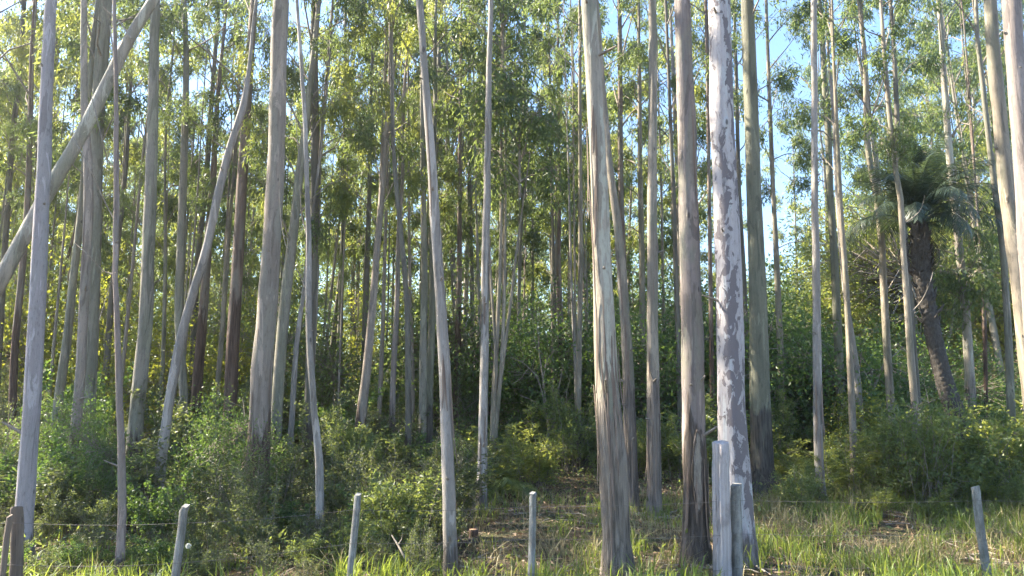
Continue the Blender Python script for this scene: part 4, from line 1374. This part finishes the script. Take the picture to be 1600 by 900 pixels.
# ------------------------------------------------------------------ small things on the ground
d = 12.7
x = ux(742, d)
st = thing('tree_stump', (x, d, gz(x, d)), 'small sawn reddish stump beside the sunlit patch of litter', 'stump')
m = MB()
m.tube([(0, 0, -0.08), (0, 0, 0.05), (0.005, 0, 0.16), (0.005, 0, 0.215), (0.005, 0, 0.22)], [0.105, 0.088, 0.078, 0.077, 0.072], 16, False, 0.08, 1.0)
link('bark', m.mesh('stump_bark', BK['red']), st)
m = MB()
m.tube([(0.005, 0, 0.20), (0.005, 0, 0.2225), (0.005, 0, 0.224)], [0.072, 0.071, 0.03], 16, True, 0.05, 1.0)
link('cut_face', m.mesh('stump_face', M_cutwood), st)

d = 12.2
x = ux(728, d)
lg = thing('fallen_log', (x, d, gz(x, d)), 'short dark rotting log lying against the small sawn stump', 'log')
m = MB()
m.tube([(-0.22, 0.02, 0.05), (-0.1, 0, 0.07), (0.05, 0.03, 0.075), (0.2, 0.1, 0.10), (0.205, 0.1, 0.10)], [0.05, 0.062, 0.066, 0.06, 0.04], 12, True, 0.12, 2.0)
link('log_body', m.mesh('rotting_log', BK['dark']), lg)
m = MB()
m.tube([(-0.05, 0, 0.11), (-0.09, -0.04, 0.19), (-0.08, -0.06, 0.24)], [0.02, 0.014, 0.008], 6)
link('branch_stub', m.mesh('log_stub', M_twig), lg)

d = 9.75
b0 = at(640, 905, d)
b0.z = gz(b0.x, d)
fb = thing('dead_branch', b0, 'curved pale dead branch arching out of the low shrubs by the fence', 'branch')
P, rad = px_polyline([(668, 902, 4), (650, 889, 4), (634, 873, 3.5), (622, 852, 3), (612, 836, 2)], d, b0)
C = catmull(np.column_stack([P, rad]), 0.06)
m = MB()
m.tube(C[:, :3], C[:, 3], 7)
link('limb', m.mesh('dead_limb', M_twig), fb)
m = MB()
P, rad = px_polyline([(622, 852, 2.5), (628, 842, 2), (629, 833, 1.5)], d, b0)
m.tube(P, rad, 5)
link('twig', m.mesh('dead_twig', M_twig), fb)

d = 9.5
x = ux(247, d)
m = MB()
V, Q = [], []
for i in range(9):
    th = math.pi * i / 8
    for j in range(14):
        ph = 2 * math.pi * j / 14
        rr = 1 + 0.13 * math.sin(3 * ph + 2 * th) + 0.09 * math.sin(5 * ph - 3 * th)
        V.append((0.13 * rr * math.sin(th) * math.cos(ph), 0.10 * rr * math.sin(th) * math.sin(ph), 0.085 * rr * math.cos(th)))
for i in range(8):
    for j in range(14):
        Q.append((i * 14 + j, (i + 1) * 14 + j, (i + 1) * 14 + (j + 1) % 14, i * 14 + (j + 1) % 14))
m.add(V, Q)
rk = link('rock', m.mesh('rock', M_concrete), None, (x, d, gz(x, d) + 0.06))
tag(rk, 'small dark grey rock in the grass by the slim concrete post', 'rock')

d = 8.6
x = ux(314, d)
z_h = at(314, 853, d).z
dn = thing('dandelion', (x, d, gz(x, d)), 'round white seed head on a thin stalk beside the slim concrete post', 'flower')
m = MB()
m.tube([(0.02, 0, 0), (0.01, 0, z_h * 0.5), (0, 0, z_h - gz(x, d))], [0.004, 0.0035, 0.003], 5)
link('stalk', m.mesh('stalk', LM['grass'], False, np.full(m.n, 0.5)), dn)
rng = np.random.default_rng(8)
n = 260
dv = rand_dirs(n, rng)
c = np.array([0, 0, z_h - gz(x, d)])
V, Q = leaves(c + dv * 0.006, dv, np.full(n, 0.027), np.full(n, 0.006), rng)
M_puff, _nt, _b = new_mat('seed_fluff')
_b.inputs['Base Color'].default_value = (0.75, 0.74, 0.68, 1)
_b.inputs['Roughness'].default_value = 0.9
link('seed_head', mesh_np('seed_head', V, Q, M_puff), dn)

M_blue, _nt, _b = new_mat('blue_plastic')
_b.inputs['Base Color'].default_value = (0.06, 0.22, 0.55, 1)
_b.inputs['Roughness'].default_value = 0.35
d = 15.8
x = ux(1566, d)
m = MB()
V = []
for i in range(6):
    for j in range(5):
        V.append((i * 0.045 - 0.11, j * 0.03 - 0.06, 0.05 + 0.025 * math.sin(i * 1.9 + j) + 0.02 * math.cos(j * 2.3 - i)))
Q = [(i * 5 + j, (i + 1) * 5 + j, (i + 1) * 5 + j + 1, i * 5 + j + 1) for i in range(5) for j in range(4)]
m.add(V, Q)
o = link('plastic_scrap', m.mesh('plastic_scrap', M_blue), None, (x, d, gz(x, d)))
tag(o, 'crumpled scrap of blue plastic on the bare soil beyond the leaning concrete post', 'litter')


# ------------------------------------------------------------------ grass, weeds, litter
def grass_field(seed, tufts, blades, region, hgt, wid, mat, name, label, spread=0.09, lean=0.5, dens=None):
    rng = np.random.default_rng(seed)
    x0, x1, y0, y1 = region
    tx = rng.uniform(x0, x1, tufts * 8)
    ty = y0 + (y1 - y0) * rng.random(tufts * 8)
    keep = np.abs(tx) < 0.72 * ty + 1.2
    if dens is not None:
        keep &= rng.random(tufts * 8) < dens(tx, ty)
    tx, ty = tx[keep][:tufts], ty[keep][:tufts]
    T = len(tx)
    th = rng.uniform(0.55, 1.3, T)
    n = T * blades
    X = np.repeat(tx, blades) + rng.normal(size=n) * spread
    Y = np.repeat(ty, blades) + rng.normal(size=n) * spread
    Hh = np.repeat(th, blades) * rng.uniform(0.35, 1.0, n) * hgt
    Wd = wid * rng.uniform(0.6, 1.4, n)
    az = rng.uniform(0, 2 * math.pi, n)
    ln = np.abs(rng.normal(size=n)) * lean * Hh
    dx, dy = np.cos(az), np.sin(az)
    sa = rng.uniform(0, 2 * math.pi, n)
    sx, sy = np.cos(sa) * Wd / 2, np.sin(sa) * Wd / 2
    Z = ground_z(X, Y) - 0.01
    def lay(f, lf, wf, drop=0.0):
        a = np.stack([X + dx * ln * lf + sx * wf, Y + dy * ln * lf + sy * wf, Z + Hh * f - drop * ln], -1)
        b = np.stack([X + dx * ln * lf - sx * wf, Y + dy * ln * lf - sy * wf, Z + Hh * f - drop * ln], -1)
        return a, b
    L0, L1, L2, L3 = lay(0, 0, 0.8), lay(0.45, 0.22, 1.0), lay(0.82, 0.62, 0.75, 0.05), lay(1.0, 1.15, 0.08, 0.25)
    V = np.stack([*L0, *L1, *L2, *L3], 1).reshape(-1, 3)
    o_ = np.arange(n)[:, None] * 8
    Q = np.concatenate([o_ + np.array([[0, 1, 3, 2]]), o_ + np.array([[2, 3, 5, 4]]), o_ + np.array([[4, 5, 7, 6]])])
    tint = np.repeat(np.clip(np.repeat(rng.random(T), blades) * 0.6 + rng.random(n) * 0.4, 0, 1), 8)
    o = link(name, mesh_np(name, V, Q, LM[mat], False, tint))
    tag(o, label, 'grass', kind='stuff')
    return o


def blotch(x, y, a):
    return np.clip(0.5 + 0.9 * np.sin(x * 1.9 + 1.7 * np.sin(y * 1.1 + a)) * np.sin(y * 1.6 + 1.5 * np.sin(x * 0.9 + 2 * a)) + 0.25 * np.sin(x * 5.3 + a) * np.sin(y * 4.7), 0.03, 1)


def d_verge(x, y):
    return blotch(x, y, 0.6)


def d_right(x, y):
    u = 800 + x / y * FPX
    return blotch(x, y, 2.0) * np.where(u > 1165, 1.0, np.where((u > 740) & (u < 1165), 0.28, 0.3))


def d_dry(x, y):
    u = 800 + x / y * FPX
    return blotch(x, y, 3.1) * np.where(u > 1165, 1.0, np.where((u > 740) & (u < 1165), 0.45, 0.08))


grass_field(21, 400, 18, (-9, 11, 7.4, 9.7), 0.44, 0.014, 'grass', 'grass', 'bright green grass along the verge at the fence', 0.07, 0.7, d_verge)
grass_field(22, 1350, 14, (-10, 13, 9.7, 17.5), 0.37, 0.011, 'grass', 'grass', 'green grass growing among the eucalyptus trunks', 0.10, 0.6, d_right)
grass_field(23, 820, 12, (-10, 13, 9.5, 17.5), 0.42, 0.009, 'straw', 'grass', 'dry straw-coloured grass on the open bank', 0.12, 0.8, d_dry)

rng = np.random.default_rng(31)
n = 26000
X = rng.uniform(-9, 14, n)
Y = rng.uniform(8.5, 21, n)
k = (np.abs(X) < 0.72 * Y + 1)
X, Y = X[k], Y[k]
n = len(X)
D = rand_dirs(n, rng) * np.array([1, 1, 0.25])
V, Q = leaves(np.column_stack([X, Y, ground_z(X, Y) + 0.008 + np.abs(rng.normal(size=n)) * 0.02]), D, rng.uniform(0.06, 0.17, n), rng.uniform(0.015, 0.04, n), rng)
o = link('leaf_litter', mesh_np('leaf_litter', V, Q, LM['litter'], False, np.repeat(rng.random(n), 4)))
tag(o, 'brown fallen eucalyptus leaves strewn on the ground', 'litter', kind='stuff')

n = 60000
X = rng.uniform(-22, 26, n)
Y = 10.5 + 26 * rng.random(n) ** 1.3
u = 800 + X / Y * FPX
k = (np.abs(X) < 0.75 * Y + 2) & ((u < 690) | (Y > 17.5) | (rng.random(n) < 0.12))
X, Y = X[k], Y[k]
n = len(X)
clump = 0.5 + 0.5 * np.sin(X * 2.1 + np.sin(Y * 1.7) * 2) * np.sin(Y * 2.4 + np.cos(X * 1.3) * 2)
hh = rng.random(n) * (0.10 + 0.42 * clump)
V, Q = leaves(np.column_stack([X, Y, ground_z(X, Y) + 0.01 + hh]), rand_dirs(n, rng, -0.2), rng.uniform(0.05, 0.12, n), rng.uniform(0.02, 0.05, n), rng)
o = link('undergrowth', mesh_np('undergrowth', V, Q, LM['fresh'], False, np.repeat(rng.random(n), 4)))
tag(o, 'low weeds and seedlings covering the forest floor', 'undergrowth', kind='stuff')


m = MB()
rr_ = random.Random(5)
for k in range(520):
    y = rr_.uniform(9.3, 18)
    x = ux(rr_.choice((rr_.uniform(20, 1600), rr_.uniform(720, 1500))), y)
    a = rr_.uniform(0, 6.28)
    ln = rr_.choice((rr_.uniform(0.1, 0.35), rr_.uniform(0.3, 0.9)))
    pts = []
    for f in (0, 0.5, 1):
        qx = x + math.cos(a + 0.3 * f) * ln * f
        qy = y + math.sin(a + 0.3 * f) * ln * f
        pts.append((qx, qy, gz(qx, qy) + 0.012 + rr_.uniform(0, 0.03)))
    w = rr_.uniform(0.004, 0.011)
    m.tube(pts, [w, w * 0.9, w * 0.4], 4, False)
for spec in TREES:
    if spec['d'] < 17:
        bu, bv, _w = max(spec['p'], key=lambda q: q[1])
        bx_ = at(bu, bv, spec['d']).x
        for k in range(16):
            a = rr_.uniform(0, 6.28)
            r0_ = rr_.uniform(0.15, 0.7)
            x, y = bx_ + math.cos(a) * r0_, spec['d'] + math.sin(a) * r0_
            a = rr_.uniform(0, 6.28)
            ln = rr_.uniform(0.15, 0.7)
            pts = []
            for f in (0, 0.5, 1):
                qx, qy = x + math.cos(a) * ln * f, y + math.sin(a) * ln * f
                pts.append((qx, qy, gz(qx, qy) + 0.015 + rr_.uniform(0, 0.06)))
            w = rr_.uniform(0.006, 0.018)
            m.tube(pts, [w, w * 0.9, w * 0.5], 4, False)
o = link('debris', m.mesh('fallen_sticks', M_deadwood))
tag(o, 'small fallen sticks and bark scraps scattered under the trees', 'debris', kind='stuff')

# ------------------------------------------------------------------ labels that single each repeat out by what it stands between
MARKS = [(50, 'lilac trunk'), (137, 'slim brown stem'), (186, 'crooked stem'), (217, 'grey-green trunk'), (270, 'curved leaning stem'), (360, 'reddish trunk'),
         (408, 'thick tan trunk'), (489, 'wavering stem'), (570, 'reddish-footed trunk'), (660, 'close pair'), (697, 'bowed trunk'), (755, 'mottled trunk'),
         (875, 'rusty thin trunk'), (948, 'shaggy trunk'), (1020, 'fibrous trunk'), (1084, 'scarred trunk'), (1140, 'blotched trunk'), (1187, 'olive trunk'),
         (1277, 'lone silvery trunk'), (1328, 'cream stem'), (1390, 'bowed buff trunk'), (1480, 'palm'), (1602, 'bending buff trunk')]
SHORT = {'far slender eucalyptus trees': 'slender far eucalyptus', 'spindly pole eucalyptus trees': 'spindly pole eucalyptus', 'dark evergreen trees': 'dark evergreen tree',
         'low bushy trees': 'low bushy tree', 'fresh green saplings': 'fresh green sapling', 'yellow-green saplings': 'yellow-green sapling', 'dull green saplings': 'dull green sapling',
         'yellowish saplings': 'loose yellowish sapling', 'sunlit trees on the slope': 'sunlit slope tree', 'young trees around the palm': 'bushy young tree',
         'shrubs of the dark thicket': 'dark glossy shrub', 'dense bushes of the dark thicket': 'dense dark bush', 'low shrubs by the fence': 'low twiggy shrub', 'weedy shrubs at the fence': 'knee-high weedy shrub',
         'shrubs of the middle thicket': 'grey-green shrub', 'low shrubs behind the posts': 'low leafy shrub', 'shrubs below the evergreens': 'shaded fresh green shrub',
         'shrubs on the grassy bank': 'leafy bank shrub', 'low shrubs edging the grass': 'low loose shrub', 'shrubs below the palm': 'tall bank shrub', 'shrubs among the far trunks': 'half-lit far shrub'}
ORD = ['nearest'] + [w + ' nearest' for w in 'second third fourth fifth sixth seventh eighth ninth tenth eleventh twelfth thirteenth fourteenth fifteenth sixteenth'.split()]
bins = {}
for o in list(COL.objects):
    if o.type == 'EMPTY' and o.get('group') in SHORT:
        u_ = 800 + o.location.x / o.location.y * FPX
        i_ = sum(1 for mu, _ in MARKS if mu < u_)
        bins.setdefault((o['group'], i_), []).append(o)
for (g_, i_), obs in bins.items():
    obs.sort(key=lambda q: q.location.y)
    if i_ == 0:
        where = 'beyond the lilac trunk'
    elif i_ == len(MARKS):
        where = 'beyond the bending buff trunk'
    else:
        where = 'between ' + MARKS[i_ - 1][1] + ' and ' + MARKS[i_][1]
    for r_i, o in enumerate(obs):
        if len(obs) == 1:
            o['label'] = SHORT[g_] + ' ' + where
        else:
            o['label'] = SHORT[g_] + ', ' + ORD[min(r_i, 15)] + ' of those ' + where

# ------------------------------------------------------------------ thin haze volume added for a soft glowing veil towards the sun
m = MB()
m.box((0, 640, 20), (1840, 1560, 44))
M_haze = bpy.data.materials.new('haze')
M_haze.use_nodes = True
nt = M_haze.node_tree
nt.nodes.remove(nt.nodes['Principled BSDF'])
pv = nt.nodes.new('ShaderNodeVolumePrincipled')
pv.inputs['Color'].default_value = (0.95, 0.96, 1.0, 1)
pv.inputs['Density'].default_value = 0.0014
pv.inputs['Anisotropy'].default_value = 0.86
nt.links.new(pv.outputs[0], nt.nodes['Material Output'].inputs['Volume'])
hz = link('haze', m.mesh('haze', M_haze, False))
tag(hz, 'thin haze added as a bright veil towards the sun', 'haze', kind='stuff')
